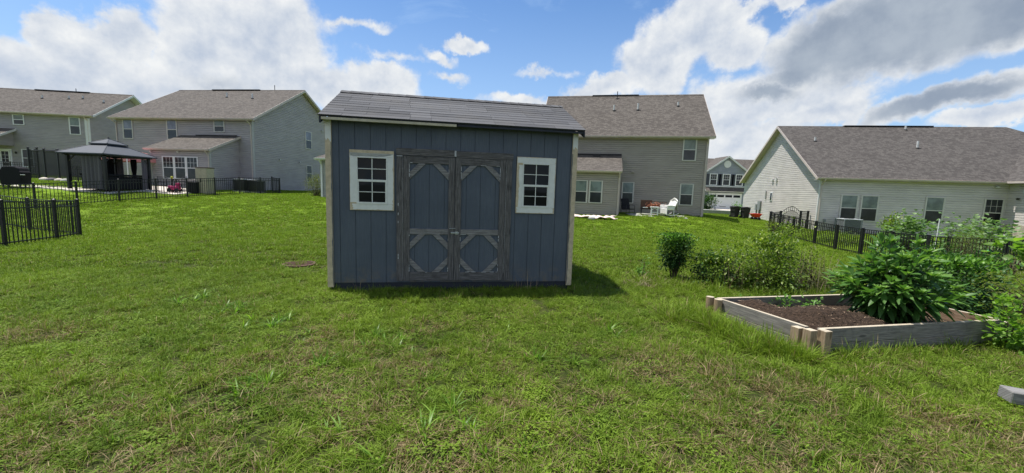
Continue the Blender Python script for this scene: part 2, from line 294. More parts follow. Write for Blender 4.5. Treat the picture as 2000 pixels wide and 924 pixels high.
class MB:
    def __init__(s): s.v = []; s.f = []; s.uv = []; s.mi = []; s.rn = []; s.m = 0; s.r = .5
    def face(s, pts, uv=None):
        i = len(s.v); s.v += [tuple(p) for p in pts]; s.f.append(tuple(range(i, i + len(pts)))); s.mi.append(s.m); s.rn += [s.r] * len(pts)
        s.uv += list(uv) if uv else [(0, 0)] * len(pts)
    def box(s, fr, a0, a1, o0, o1, v0, v1, topm=None):
        dims = (abs(a1 - a0), abs(o1 - o0), abs(v1 - v0)); L = dims.index(max(dims)); off = random.random() * 9
        c = [(a, o, v) for a in (a0, a1) for o in (o0, o1) for v in (v0, v1)]
        # faces, outward whichever the frame handedness
        fs = [(0, 1, 3, 2), (4, 6, 7, 5), (0, 4, 5, 1), (2, 3, 7, 6), (0, 2, 6, 4), (1, 5, 7, 3)]
        cen = fr((a0 + a1) / 2, (o0 + o1) / 2, (v0 + v1) / 2); oth = [k for k in range(3) if k != L]
        for k, q in enumerate(fs):
            pts = [fr(*c[i]) for i in q]; uv = [(c[i][L] + off, c[i][oth[0]] + c[i][oth[1]] + off) for i in q]
            n = (pts[1] - pts[0]).cross(pts[2] - pts[1]); mid = sum(pts, Vector()) / 4
            if n.dot(mid - cen) < 0: pts.reverse(); uv.reverse()
            pm = s.m
            if topm is not None and k == 5: s.m = topm
            s.face(pts, uv); s.m = pm
        return s
    def tube(s, pts, r, n=8, cap=True):
        pts = [Vector(p) for p in pts]; rr = r if isinstance(r, (list, tuple)) else [r] * len(pts); rings = []
        for i, p in enumerate(pts):
            t = (pts[min(i + 1, len(pts) - 1)] - pts[max(i - 1, 0)]).normalized(); a = t.orthogonal().normalized() if i == 0 else (rings_a - t * rings_a.dot(t)).normalized()
            rings_a = a; b = t.cross(a)
            rings.append([p + (a * math.cos(2 * math.pi * k / n) + b * math.sin(2 * math.pi * k / n)) * rr[i] for k in range(n)])
        acc = 0
        for i in range(len(pts) - 1):
            ln = (pts[i + 1] - pts[i]).length
            for k in range(n):
                k2 = (k + 1) % n; s.face([rings[i][k], rings[i][k2], rings[i + 1][k2], rings[i + 1][k]], [(acc, k * .05), (acc, k * .05 + .05), (acc + ln, k * .05 + .05), (acc + ln, k * .05)])
            acc += ln
        if cap: s.face(list(reversed(rings[0]))); s.face(rings[-1])
        return s
    def lathe(s, c, prof, n=20, sx=1, sy=1):
        c = Vector(c)
        P = [[c + Vector((r * sx * math.cos(2 * math.pi * k / n), r * sy * math.sin(2 * math.pi * k / n), z)) for k in range(n)] for r, z in prof]
        for i in range(len(prof) - 1):
            for k in range(n):
                k2 = (k + 1) % n; s.face([P[i][k], P[i][k2], P[i + 1][k2], P[i + 1][k]])
        if prof[0][0] > 1e-4: s.face(list(reversed(P[0])))
        if prof[-1][0] > 1e-4: s.face(P[-1])
        return s
    def prism(s, fr, poly, o0, o1):          # polygon in (s, v), extruded from o0 to o1
        a = [fr(x, o1, y) for x, y in poly]; b = [fr(x, o0, y) for x, y in poly]; uv = list(poly)
        n = (a[1] - a[0]).cross(a[2] - a[1]); out = fr(0, 1, 0) - fr(0, 0, 0)
        ar = sum(poly[i][0] * poly[(i + 1) % len(poly)][1] - poly[(i + 1) % len(poly)][0] * poly[i][1] for i in range(len(poly)))
        hand = (fr(1, 0, 0) - fr(0, 0, 0)).cross(fr(0, 0, 1) - fr(0, 0, 0)).dot(out)
        if ar * hand * (o1 - o0) < 0: a.reverse(); b.reverse(); uv.reverse()
        s.face(a, uv); s.face(list(reversed(b)), list(reversed(uv)))
        for i in range(len(a)):
            j = (i + 1) % len(a); s.face([a[j], a[i], b[i], b[j]], [uv[j], uv[i], uv[i], uv[j]])
        return s
    def build(s, name, mats, parent=None, smooth=False, bevel=0, merge=False):
        me = bpy.data.meshes.new(name); me.from_pydata(s.v, [], s.f); me.update()
        ul = me.uv_layers.new(name='UVMap'); idx = np.empty(len(me.loops), int); me.loops.foreach_get('vertex_index', idx)
        ul.data.foreach_set('uv', np.array(s.uv, dtype=np.float32)[idx].ravel()); me.polygons.foreach_set('material_index', s.mi)
        at = me.attributes.new('rnd', 'FLOAT', 'POINT'); at.data.foreach_set('value', s.rn)
        if smooth or merge:
            import bmesh
            bm = bmesh.new(); bm.from_mesh(me); bmesh.ops.remove_doubles(bm, verts=bm.verts, dist=1e-4); bm.to_mesh(me); bm.free()
        o = link(name, me, mats, parent, smooth)
        if bevel:
            import bmesh
            bm = bmesh.new(); bm.from_mesh(me); bmesh.ops.remove_doubles(bm, verts=bm.verts, dist=1e-5); bm.to_mesh(me); bm.free()
            b = o.modifiers.new('bevel', 'BEVEL'); b.width = bevel; b.segments = 2; b.limit_method = 'ANGLE'
        return o
def npmesh(name, V, F, rnd, mats, parent=None, smooth=True, extra=None):
    me = bpy.data.meshes.new(name); V = np.asarray(V, np.float32); F = np.asarray(F, np.int32); k = F.shape[1]
    me.vertices.add(len(V)); me.vertices.foreach_set('co', V.ravel()); me.loops.add(F.size); me.loops.foreach_set('vertex_index', F.ravel())
    me.polygons.add(len(F)); me.polygons.foreach_set('loop_start', np.arange(0, F.size, k, dtype=np.int32)); me.update(calc_edges=True)
    for nm, a in [('rnd', rnd)] + list((extra or {}).items()):
        at = me.attributes.new(nm, 'FLOAT', 'POINT'); at.data.foreach_set('value', np.asarray(a, np.float32))
    o = bpy.data.objects.new(name, me)
    for m in (mats if isinstance(mats, (list, tuple)) else [mats]): me.materials.append(m)
    if smooth: me.polygons.foreach_set('use_smooth', np.ones(len(F), bool))
    if parent: o.parent = parent
    return o
def norm(a): return a / np.maximum(np.linalg.norm(a, axis=-1, keepdims=True), 1e-9)
def leaves(P, D, L, Wd, droop=.4, fold=.25, rnd=None, prof=((0, .12), (.25, .85), (.6, 1.), (1, .03)), curl=0.):
    """vectorised leaves: base P, direction D, length L, width Wd"""
    N = len(P); D = norm(D); up = np.tile([0, 0, 1.], (N, 1)); side = norm(np.cross(D, up + RS.normal(0, .25, (N, 3)))); nrm = norm(np.cross(side, D))
    L = np.broadcast_to(L, N); Wd = np.broadcast_to(Wd, N); droop = np.broadcast_to(droop, N); V = []; 
    for t, wv in prof:
        c = P + D * (L * t)[:, None] - up * (droop * L * t * t)[:, None]; hw = (Wd * .5 * wv)[:, None]
        V += [c - side * hw, c - nrm * hw * 2 * fold, c + side * hw]
    V = np.stack(V, 1).reshape(-1, 3); k = len(prof); F = []
    for i in range(k - 1):
        a = 3 * i; F += [(a, a + 1, a + 4, a + 3), (a + 1, a + 2, a + 5, a + 4)]
    F = (np.arange(N)[:, None, None] * 3 * k + np.array(F)[None]).reshape(-1, 4)
    rnd = RS.rand(N) if rnd is None else rnd
    return V, F, np.repeat(rnd, 3 * k)
def cat(parts):
    V, F, Rn, o = [], [], [], 0
    for v, f, r in parts: V.append(v); F.append(f + o); Rn.append(r); o += len(v)
    return np.concatenate(V), np.concatenate(F), np.concatenate(Rn)

# ------------------------------------------------------------------ ground sheet
def ground():
    n = 300; t = np.linspace(-1, 1, n); xs = np.sinh(t * 5.2) / np.sinh(5.2) * 600; ys = 8 + np.sinh(t * 5.2) / np.sinh(5.2) * 600
    X, Y = np.meshgrid(xs, ys); X = X.ravel(); Y = Y.ravel(); Z = gh(np.clip(X, -110, 110), np.clip(Y, -60, 150))
    idx = np.arange(n * n).reshape(n, n); F = np.stack([idx[:-1, :-1], idx[:-1, 1:], idx[1:, 1:], idx[1:, :-1]], -1).reshape(-1, 4)
    o = npmesh('lawn', np.stack([X, Y, Z], 1), F, np.zeros(n * n), m_ground); COL.objects.link(o); tag(o, kind='structure'); return o
def lawn_color(t, pos, rnd=None):
    sp = t.node('ShaderNodeSeparateXYZ', {0: pos}); y = sp.outputs[1]
    a = t.noise(pos, .55, 5, .6).outputs['Fac']; b = t.noise(pos, 2.6, 5, .65).outputs['Fac']; c = t.noise(pos, .16, 3, .5).outputs['Fac']
    mow = t.rng(y, 6., 12.)
    col = t.mix(t.rng(a, .3, .7), (.070, .135, .011), (.170, .262, .020))
    col = t.mix(t.rng(b, .42, .72, 0, .6), col, (.215, .32, .030))
    col = t.mix(t.math('MULTIPLY', mow, t.rng(c, .3, .6, .5, 1.)), col, t.mix(t.rng(b, .3, .7), (.125, .222, .011), (.19, .295, .017)))
    col = t.mix(t.rng(y, 15, 27, 0, .35), col, (.175, .285, .014))
    return col, a, b, y, mow
def m_ground_make():
    m, t, b = newmat('lawn_ground'); pos = t.node('ShaderNodeNewGeometry').outputs['Position']
    col, a, n2, y, mow = lawn_color(t, pos)
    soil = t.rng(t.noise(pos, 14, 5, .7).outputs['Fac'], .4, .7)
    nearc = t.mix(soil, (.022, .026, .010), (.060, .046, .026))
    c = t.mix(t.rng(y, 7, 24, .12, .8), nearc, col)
    t.l.new(c, b.inputs['Base Color']); b.inputs['Roughness'].default_value = .95; b.inputs['Specular IOR Level'].default_value = .1
    bump(t, b, t.noise(pos, 22, 5, .8).outputs['Fac'], .05, .7); return m
m_ground = m_ground_make(); ground()
def m_grass_make():
    m, t, b = newmat('grass_blade'); pos = t.node('ShaderNodeNewGeometry').outputs['Position']
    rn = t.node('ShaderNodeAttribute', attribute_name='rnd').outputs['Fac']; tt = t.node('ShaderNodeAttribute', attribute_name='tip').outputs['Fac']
    col, a, n2, y, mow = lawn_color(t, pos)
    col = t.mix(t.rng(rn, .0, 1., .0, .55, False), col, t.mix(rn, (.032, .075, .010), (.27, .36, .05)))
    dryn = t.math('ADD', t.noise(pos, .9, 5, .7, .8).outputs['Fac'], t.rng(y, 1.8, 9.5, .078, -.27, False))
    dryn = t.math('ADD', dryn, t.math('MULTIPLY', t.math('SUBTRACT', t.noise(pos, 4.5, 3, .6).outputs['Fac'], .5), .35))
    frac = t.rng(dryn, .42, .74, .03, .74)
    rn2 = t.math('FRACT', t.math('MULTIPLY', rn, 17.31))
    isdry = t.math('LESS_THAN', rn2, frac)
    straw = t.mix(t.math('FRACT', t.math('MULTIPLY', rn, 5.7)), (.15, .105, .05), (.42, .33, .185))
    col = t.mix(isdry, col, straw)
    col = t.mix(t.rng(tt, .0, .55, .7, .0), col, (.045, .042, .018))  # blade roots darkened: thatch tone plus painted-in shade between tufts
    t.l.new(col, b.inputs['Base Color']); b.inputs['Roughness'].default_value = .6; b.inputs['Specular IOR Level'].default_value = .15
    tr = t.node('ShaderNodeBsdfTranslucent', {'Color': t.mix(1., col, (1.25, 1.25, .75), 'MULTIPLY')})
    ms = t.node('ShaderNodeMixShader', {0: .32, 1: b.outputs[0], 2: tr.outputs[0]}); t.l.new(ms.outputs[0], t.n['Material Output'].inputs[0]); return m
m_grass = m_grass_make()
def blades(N, size, h0, h1, wd, lean=.5, center=False, rndlo=0., rndhi=1., clump=0):
    P = np.zeros((N, 3)); hk = np.ones(N)
    if center: 
        r = size * .5 * RS.rand(N) ** .8; a = RS.rand(N) * 6.283; P[:, 0] = r * np.cos(a); P[:, 1] = r * np.sin(a)
    else: P[:, :2] = (RS.rand(N, 2) - .5) * size
    if clump:
        C = (RS.rand(clump, 2) - .5) * size; hc = RS.uniform(.6, 1.75, clump); rc = RS.rand(clump); k = RS.randint(0, clump, N); use = RS.rand(N) < .72
        P[use, :2] = C[k[use]] + RS.normal(0, size * .045, (int(use.sum()), 2)); hk = np.where(use, hc[k], .75)
    H = (h0 + (h1 - h0) * RS.rand(N) ** 1.5) * hk; az_ = RS.rand(N) * 6.283
    if center: az_ = np.arctan2(P[:, 1], P[:, 0]) + RS.normal(0, .6, N)
    ln = np.minimum(np.abs(RS.normal(0, lean, N)), 1.7 if not center else 1.3); d = np.stack([np.cos(az_), np.sin(az_), np.zeros(N)], 1); s = np.stack([-np.sin(az_ + RS.normal(0, .7, N)), np.cos(az_), np.zeros(N)], 1); s = norm(s)
    V = []; TT = []
    for t_, wv in ((0, .8), (.4, 1.), (.75, .7), (1, .02)):
        c = P + d * (ln * H * t_ ** 1.7)[:, None]; c[:, 2] += H * t_ * (1 - .35 * np.minimum(ln, 1.6) * t_) 
        hw = (wd * .5 * wv * (.6 + .8 * RS.rand(N)))[:, None] if np.isscalar(wd) else (wd * .5 * wv)[:, None]
        V += [c - s * hw, c + s * hw]; TT += [t_, t_]
    V = np.stack(V, 1).reshape(-1, 3); F = np.array([(0, 1, 3, 2), (2, 3, 5, 4), (4, 5, 7, 6)]); F = (np.arange(N)[:, None, None] * 8 + F[None]).reshape(-1, 4)
    rn = rndlo + (rndhi - rndlo) * RS.rand(N)
    if clump: rn = np.where(use & (RS.rand(N) < .6), np.clip(rc[k] + RS.normal(0, .08, N), 0, 1), rn)
    return V, F, np.repeat(rn, 8), np.tile(TT, N)

SHED = (-2.648, 5.826, .101); SHYAW = .175
H = {'h1': (-40.486, 39.48, 1.478, .12), 'h2': (-21.283, 33.634, .854, -.134), 'h3': (13.586, 29.162, .14, -.204), 'h4': (20.76, 27.861, .116, -.174)}
def inrect(x, y, O, yaw, u0, u1, w0, w1):
    dx, dy = x - O[0], y - O[1]; u = dx * math.cos(yaw) + dy * math.sin(yaw); w_ = -dx * math.sin(yaw) + dy * math.cos(yaw)
    return (u > u0) & (u < u1) & (w_ > w0) & (w_ < w1)
BEDO = (3.10, 4.02); BEDYAW = math.atan2(.58, 2.66)
def allowed(x, y, pad):
    ok = ~inrect(x, y, SHED, SHYAW, -.0 - pad * .1, 3.66 + pad * .1, .1 - pad * .2, 2.4)
    ok &= ~inrect(x, y, BEDO, BEDYAW, .08, 2.65, .1, 1.2)
    ok &= ~inrect(x, y, (-21.283, 33.634), -.134, -20, .2, -2.8 - pad, 14); ok &= ~inrect(x, y, (13.586, 29.162), -.204, -13, .1, -.1 - pad, 14)
    ok &= ~inrect(x, y, (13.586, 29.162), -.204, -13, -6, -2.7 - pad, 14); ok &= ~inrect(x, y, (20.76, 27.861), -.174, -.2, 14, -pad, 14)
    ok &= ~((x > -27.3 - pad) & (x < -24.3 + pad*.3) & (y > 24.4 - pad*.3) & (y < 31)); ok &= ~((x > -25) & (x < -22.4) & (y > 26.6) & (y < 30)); ok &= ~((np.hypot(x + 4.12, y - 7.78) < .17))
    ok &= ~inrect(x, y, (13.586, 29.162), -.204, -5.8, -2., -.9 - pad * .3, 0)
    return ok
def grass():
    pc = bpy.data.collections.new('grass_patches')      # sources of the instances, not linked to the scene
    specs = [(.42, 1500, .024, .070, .0040, 1.2), (.9, 1500, .030, .075, .0085, .9), (2.2, 2600, .035, .075, .020, .7)]
    names = []
    for li, (sz, N, a, b_, wd, ln) in enumerate(specs):
        for k in range(5):
            V, F, rn, tt = blades(N, sz * 1.12, a, b_ * (1 + .2 * (k % 3)), wd, ln * (1 + .3 * (k % 2)), clump=(26, 30, 34)[li])
            if li == 0:      # clover and other small broad leaves between the blades
                nb = (40, 150, 60, 220, 90)[k]; cb = (RS.rand(6, 2) - .5) * sz; P = np.zeros((nb, 3)); P[:, :2] = cb[RS.randint(0, 6, nb)] + RS.normal(0, .035, (nb, 2)); P[:, 2] = RS.uniform(.015, .055, nb); aa = RS.rand(nb) * 6.283
                V2, F2, r2 = leaves(P, np.stack([np.cos(aa), np.sin(aa), RS.uniform(0, .7, nb)], 1), RS.uniform(.014, .032, nb), RS.uniform(.008, .014, nb), .3, .15, RS.choice([.11, .34, .455, .57, .80], nb) + RS.normal(0, .002, nb))
                F = np.concatenate([F, F2 + len(V)]); V = np.concatenate([V, V2]); rn = np.concatenate([rn, r2]); tt = np.concatenate([tt, np.ones(len(V2))])
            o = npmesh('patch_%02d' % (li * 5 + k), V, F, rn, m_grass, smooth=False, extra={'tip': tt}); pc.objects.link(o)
    pts, rots, scl, ids = [], [], [], []
    for li, (sz, y0, y1) in enumerate(((.42, .9, 7.4), (.9, 7.4, 15.5), (2.2, 15.5, 48))):
        step = sz * .82; ys = np.arange(y0, y1, step)
        for yy in ys:
            hw = yy * 1.32 + 1.2; xs = np.arange(-hw, hw, step)
            x = xs + RS.uniform(-.25, .25, len(xs)) * sz; y = yy + RS.uniform(-.25, .25, len(xs)) * sz
            ok = allowed(x, y, sz * .4); x, y = x[ok], y[ok]
            if not len(x): continue
            z = gh(x, y); e = .3; zx = (gh(x + e, y) - z) / e; zy = (gh(x, y + e) - z) / e
            for i in range(len(x)):
                n = Vector((-zx[i], -zy[i], 1)).normalized(); q = n.to_track_quat('Z', 'Y') @ Matrix.Rotation(random.random() * 6.283, 3, 'Z').to_quaternion()
                pts.append((x[i], y[i], z[i] - .002)); rots.append(tuple(q.to_euler())); scl.append(random.uniform(.85, 1.12)); ids.append(li * 5 + random.randrange(5))
    me = bpy.data.meshes.new('grass_blades'); me.from_pydata(pts, [], [])
    a = me.attributes.new('rot', 'FLOAT_VECTOR', 'POINT'); a.data.foreach_set('vector', np.array(rots, np.float32).ravel())
    a = me.attributes.new('scl', 'FLOAT', 'POINT'); a.data.foreach_set('value', scl)
    a = me.attributes.new('idx', 'INT', 'POINT'); a.data.foreach_set('value', ids)
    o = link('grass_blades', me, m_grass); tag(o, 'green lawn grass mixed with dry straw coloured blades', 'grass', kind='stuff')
    ng = bpy.data.node_groups.new('scatter', 'GeometryNodeTree'); ng.interface.new_socket('Geometry', in_out='INPUT', socket_type='NodeSocketGeometry'); ng.interface.new_socket('Geometry', in_out='OUTPUT', socket_type='NodeSocketGeometry')
    N = ng.nodes; L = ng.links; gi = N.new('NodeGroupInput'); go = N.new('NodeGroupOutput'); ip = N.new('GeometryNodeInstanceOnPoints'); ci = N.new('GeometryNodeCollectionInfo')
    ci.inputs['Collection'].default_value = pc; ci.inputs['Separate Children'].default_value = True; ci.inputs['Reset Children'].default_value = True
    ip.inputs['Pick Instance'].default_value = True
    def na(nm, dt):
        q = N.new('GeometryNodeInputNamedAttribute'); q.data_type = dt; q.inputs[0].default_value = nm; return q.outputs[0]
    L.new(gi.outputs[0], ip.inputs['Points']); L.new(ci.outputs[0], ip.inputs['Instance']); L.new(na('idx', 'INT'), ip.inputs['Instance Index'])
    er = N.new('FunctionNodeEulerToRotation'); L.new(na('rot', 'FLOAT_VECTOR'), er.inputs[0]); L.new(er.outputs[0], ip.inputs['Rotation']); L.new(na('scl', 'FLOAT'), ip.inputs['Scale'])
    L.new(ip.outputs[0], go.inputs[0]); md = o.modifiers.new('scatter', 'NODES'); md.node_group = ng
    print('grass instances', len(pts))
grass()

# ------------------------------------------------------------------ storage shed
def make_shed():
    root = empty('storage_shed', SHED, SHYAW, 'weathered blue grey garden shed with double doors, two small windows and dark shingle roof', 'shed')
    Wd, Hh, Dp = 3.66, 2.40, 2.47; F0 = Fr((0, 0, 0), (1, 0, 0), (0, -1, 0)); FR = Fr((Wd, 0, 0), (0, 1, 0), (1, 0, 0)); FL = Fr((0, Dp, 0), (0, -1, 0), (-1, 0, 0)); FB = Fr((Wd, Dp, 0), (-1, 0, 0), (0, 1, 0))
    def t111(name, fr, L, top):
        m = MB(); g = .009; x = 0; first = .165; stops = [0] + [first + .2135 * k for k in range(int((L - first) / .2135) + 1)] + [L]
        pf = []
        for i, sx in enumerate(stops):
            if 0 < i < len(stops) - 1: pf += [(sx - g, 0), (sx - g, -.009), (sx, -.009), (sx, 0)]
            else: pf.append((sx, 0))
        for (a, oa), (b, ob) in zip(pf[:-1], pf[1:]):
            m.face([fr(a, oa, .05), fr(b, ob, .05), fr(b, ob, top(b)), fr(a, oa, top(a))])
        return m.build(name, m_shed, root)
    ft = lambda s: Hh
    rdg = 1.236
    slope = (3.032 - 2.422) / (1.236 + .155)
    gt = lambda s: Hh + slope * (rdg - abs(s - rdg)) if True else 0
    t111('front_wall', F0, Wd, ft); t111('side_wall', FR, Dp, gt); t111('side_wall', FL, Dp, gt); t111('back_wall', FB, Wd, ft)
    m = MB(); m.box(F0, .03, Wd - .03, -Dp + .03, -.015, -.14, .049); m.build('floor_skid', m_sheddark, root)
    # corner trims: tan primer boards, white paint left at the top, ragged
    for (fr, s0, s1, wtop) in ((F0, -.02, .065, .30), (F0, Wd - .065, Wd + .02, .24)):
        m = MB(); m.box(fr, s0, s1, .001, .022, -.01, Hh - .01)
        m.m = 1; n = 7; pl = [(s0 + .004, Hh - .02), (s1 - .004, Hh - .02)] + [(s1 - .004 - (s1 - s0 - .008) * k / n, Hh - wtop + random.uniform(-.03, .03)) for k in range(n + 1)]
        m.prism(fr, pl, .020, .0245)
        m.m = 2   # navy smear along the wall side
        sg = 1 if s0 < 1 else -1; e = s1 if sg == 1 else s0; K = 26; pl = [(e - sg * .001, .0)] + [(e - sg * (.006 + random.uniform(0, .009)), .03 + (Hh - .36) * k / K) for k in range(K + 1)] + [(e - sg * .001, Hh - .33)]
        m.prism(fr, pl, .0205, .0238)
        m.build('corner_trim', [m_primer, m_paintw, m_shed], root)
    for (fr, s0, s1) in ((FR, .0, .08), (FL, Dp - .08, Dp), (FR, Dp - .08, Dp), (FL, 0, .08)):
        m = MB(); m.box(fr, s0, s1, .002, .020, .0, Hh - .02); m.build('corner_trim', m_primer, root)
    # roof deck and shingles
    eL, eR, eo, eH, rD, rH = -.068, 3.749, -.155, 2.422, 1.236, 3.032
    sl_ = Vector((0, rD - eo, rH - eH)).normalized(); n_ = Vector((0, -sl_.z, sl_.y)); run = math.hypot(rD - eo, rH - eH)
    m = MB()
    for sgn in (1, -1):
        base = Vector((0, eo if sgn == 1 else 2 * rD - eo, eH)); d = Vector((0, sl_.y * sgn, sl_.z)); nn = Vector((0, -sl_.z * sgn, sl_.y))
        q = [base + Vector((eL + .01, 0, 0)), base + Vector((eR - .01, 0, 0)), base + Vector((eR - .01, 0, 0)) + d * run, base + Vector((eL + .01, 0, 0)) + d * run]
        b2 = [p - nn * .022 for p in q]
        m.face(q); m.face(b2[::-1])
        for i in range(4): j = (i + 1) % 4; m.face([q[i], b2[i], b2[j], q[j]])
    m.build('roof_deck', m_sheddark, root)
    rf = MB(); rows = 11; ex = run / (rows - .1)
    for sgn in (1, -1):
        base = Vector((0, eo if sgn == 1 else 2 * rD - eo, eH)); d = Vector((0, sl_.y * sgn, sl_.z)); nn = Vector((0, -sl_.z * sgn, sl_.y))
        for r_ in range(rows):
            x = eL - random.uniform(0, .5); ux = (r_ * .31) % .6
            x = eL - ux
            while x < eR:
                x1 = x + random.choice((.30, .61, .915)) ; a, b = max(x, eL), min(x1, eR) - .004
                if b - a > .02:
                    rf.r = random.random(); t0 = r_ * ex - .012 + random.uniform(-.002, .002); t1 = (r_ + 1) * ex + .02; t1 = min(t1, run)
                    th = .005 + random.uniform(0, .004); dz = .002
                    def pt(xx, tt, hh): return base + Vector((xx, 0, 0)) + d * tt + nn * hh
                    A, B, C, D_ = pt(a, t0, th + .001), pt(b, t0, th + .001), pt(b, t1, .003), pt(a, t1, .003); A2, B2 = pt(a, t0, .001 + dz), pt(b, t0, .001 + dz); C2, D2 = pt(b, t1, .001), pt(a, t1, .001)
                    fs = [[A, B, C, D_], [A2, B2, B, A], [B2, C2, C, B], [D2, A2, A, D_]]
                    for q in fs: rf.face(q if sgn == 1 else q[::-1])
                x = x1
    # ridge caps
    x = eL
    while x < eR:
        rf.r = random.random(); x1 = min(x + .15, eR); zc = rH + .02
        for sgn in (1, -1):
            q = [Vector((x, rD, zc)), Vector((x1, rD, zc - .004)), Vector((x1, rD - sgn * .14, zc - .14 * slope - .002)), Vector((x, rD - sgn * .14, zc - .14 * slope + .003))]
            rf.face(q if sgn == -1 else q[::-1])
        x = x1
    rf.build('roof_shingles', m_shedroof, root)
    m = MB(); m.box(Fr((0, eo, 0)), -.03, 1.80, -.02, .004, eH - .062, eH - .026); m.m = 1; m.box(Fr((0, eo, 0)), 1.81, eR - .02, -.03, -.006, eH - .055, eH - .026)
    m.build('fascia', [m_cream, m_sheddark], root, bevel=.002)
    for xx in (eL + .012, eR - .034):
        m = MB()
        for sgn in (1, -1):
            y0 = eo if sgn == 1 else 2 * rD - eo
            m.prism(Fr((xx, 0, 0), (0, 1, 0), (1, 0, 0)), [(y0, eH - .03), (rD, rH - .03), (rD, rH - .11), (y0, eH - .11)], 0, .022)
        m.build('rake_board', m_sheddark, root)
    # doors
    d0, d1, v0, v1 = .95, 2.655, .076, 2.037; mid = 1.795; cw = .092
    m = MB(); m.box(F0, d0, d0 + cw, .001, .026, v0, v1 - .1); m.box(F0, d1 - cw, d1, .001, .026, v0, v1 - .1); m.box(F0, d0 - .005, mid - .003, .002, .030, v1 - .099, v1); m.box(F0, mid + .003, d1 + .012, .002, .030, v1 - .103, v1 - .006)
    m.m = 1; m.box(F0, mid - .012, mid + .014, .030, .033, v1 - .09, v1 - .004)
    m.box(F0, d0 + .004, d0 + .085, .028, .0295, v1 - .118, v1 - .108)
    for k in range(6): yy = random.uniform(.3, 1.6); m.box(F0, d0 + .02, d0 + .02 + random.uniform(.006, .014), .026, .0268, yy, yy + random.uniform(.02, .05))
    m.build('door_casing', [m_wood_dark, m_paintr], root, bevel=.003)
    for side, (a, b) in enumerate(((d0 + cw + .006, mid - .004), (mid + .004, d1 - cw - .006))):
        dr = MB(); sw = .09; t0, t1 = v0 + .004, v1 - .108
        dr.face([F0(a, .006, t0), F0(b, .006, t0), F0(b, .006, t1), F0(a, .006, t1)])
        n = 4; 
        dp = MB(); xs = [a] + [a + (b - a) * f for f in (.22, .50, .80)] + [b]
        for p, q in zip(xs[:-1], xs[1:]): dp.box(F0, p + .004, q - .004, .002, .010, t0, t1)
        dp.box(F0, a, b, .0, .003, t0, t1)
        door = dp.build('door', m_shed, root)
        fm = MB()
        fm.box(F0, a, a + sw, .010, .032, t0, t1); fm.box(F0, b - sw, b, .010, .032, t0, t1)
        fm.box(F0, a + sw + .001, b - sw - .001, .010, .031, t1 - .1, t1); MB().box(F0, a + sw + .001, b - sw - .001, .010, .031, .785, .868).build('mid_rail', m_wood_brace, door, bevel=.003); fm.box(F0, a + .001 + sw, b - sw - .001, .010, .031, t0, t0 + .128)
        def brace(px, py, sx, sy):
            bb = MB(); L = .125; wdt = .105; q = [(px, py + sy * (L + wdt)), (px, py + sy * L), (px + sx * L, py), (px + sx * (L + wdt), py)]
            bb.prism(F0, q, .0105, .029); bb.build('corner_brace', m_wood_brace, door, bevel=.002)
        xi0, xi1 = a + sw + .0015, b - sw - .0015
        for (px, sx) in ((xi0, 1), (xi1, -1)):
            brace(px, t1 - .1015, sx, -1); brace(px, .7835, sx, -1); brace(px, t0 + .1295, sx, 1)
        pr = fm; pr.m = 1
        for (xe, sg) in ((xi0, 1), (xi1, -1)):       # leftover paint at inner edges
            for lo, hi, pk in ((t1 - .30, t1 - .11, .75), (.22, .33, .8), (.69, .78, .7)):
                y = lo
                while y < hi:
                    h_ = random.uniform(.02, .07)
                    if random.random() < pk: pr.box(F0, xe - sg * random.uniform(.004, .011), xe - sg * .0005, .0315, .0329, y, min(y + h_, hi))
                    y += h_ + random.uniform(.0, .02)
        for (yy) in (t1 - .099, .786, t0 + .127):
            x = xi0
            while x < xi1:
                l = random.uniform(.02, .09)
                if random.random() < .22: pr.box(F0, x, min(x + l, xi1), .0305, .0322, yy - .0 + random.uniform(-.001, .001), yy + random.uniform(.004, .009))
                x += l + random.uniform(.01, .05)
        fm.build('door_frame', [m_wood_dark, m_paintr], door, bevel=.003)
        if side == 0:
            hb = MB(); hb.box(F0, b - .045, b + .075, .0325, .036, .80, .825); hb.tube([F0(b - .05, .044, .815), F0(b + .07, .044, .815)], .006); hb.tube([F0(b - .07, .040, .88), F0(b + .02, .040, .882)], .004)
            hb.box(F0, b + .02, b + .06, .036, .046, .792, .835); hb.build('latch', m_galv, door)
    MB().box(F0, d1 - cw + .001, d1 - cw + .004, .0265, .0275, .2, 1.9).build('caulk_line', m_paintr, root); MB().box(F0, d0 + cw - .003, d0 + cw - .0005, .0265, .0275, .1, 1.9).build('caulk_line', m_paintr, root)
    # windows
    for (u0, u1, y0, y1, kd) in ((.303, .915, 1.126, 1.984, 0), (2.727, 3.340, 1.133, 1.992, 1)):
        wn_ = MB(); c = .092
        wn_.box(F0, u0, u1, .001, .024, y1 - c, y1); wn_.box(F0, u0, u1, .001, .024, y0, y0 + c); wn_.box(F0, u0, u0 + c, .001, .0235, y0 + c, y1 - c); wn_.box(F0, u1 - c, u1, .001, .0235, y0 + c, y1 - c)
        win = wn_.build('window', m_primer, root, bevel=.002)
        # ragged pale paint over the tan casing
        pp = MB()
        def rag(x0, x1, z0, z1, jag):     # jag = (left, right, bottom, top) amounts
            K = 16; P = []
            P += [(x0 + (x1 - x0) * k / K, z0 + abs(random.gauss(0, jag[2]))) for k in range(K + 1)]; P += [(x1 - abs(random.gauss(0, jag[1])), z0 + (z1 - z0) * k / K) for k in range(1, K)]
            P += [(x1 - (x1 - x0) * k / K, z1 - abs(random.gauss(0, jag[3]))) for k in range(K + 1)]; P += [(x0 + abs(random.gauss(0, jag[0])), z1 - (z1 - z0) * k / K) for k in range(1, K)]
            pp.prism(F0, P, .0236, .0262)
        tj = .022 if kd == 0 else .004
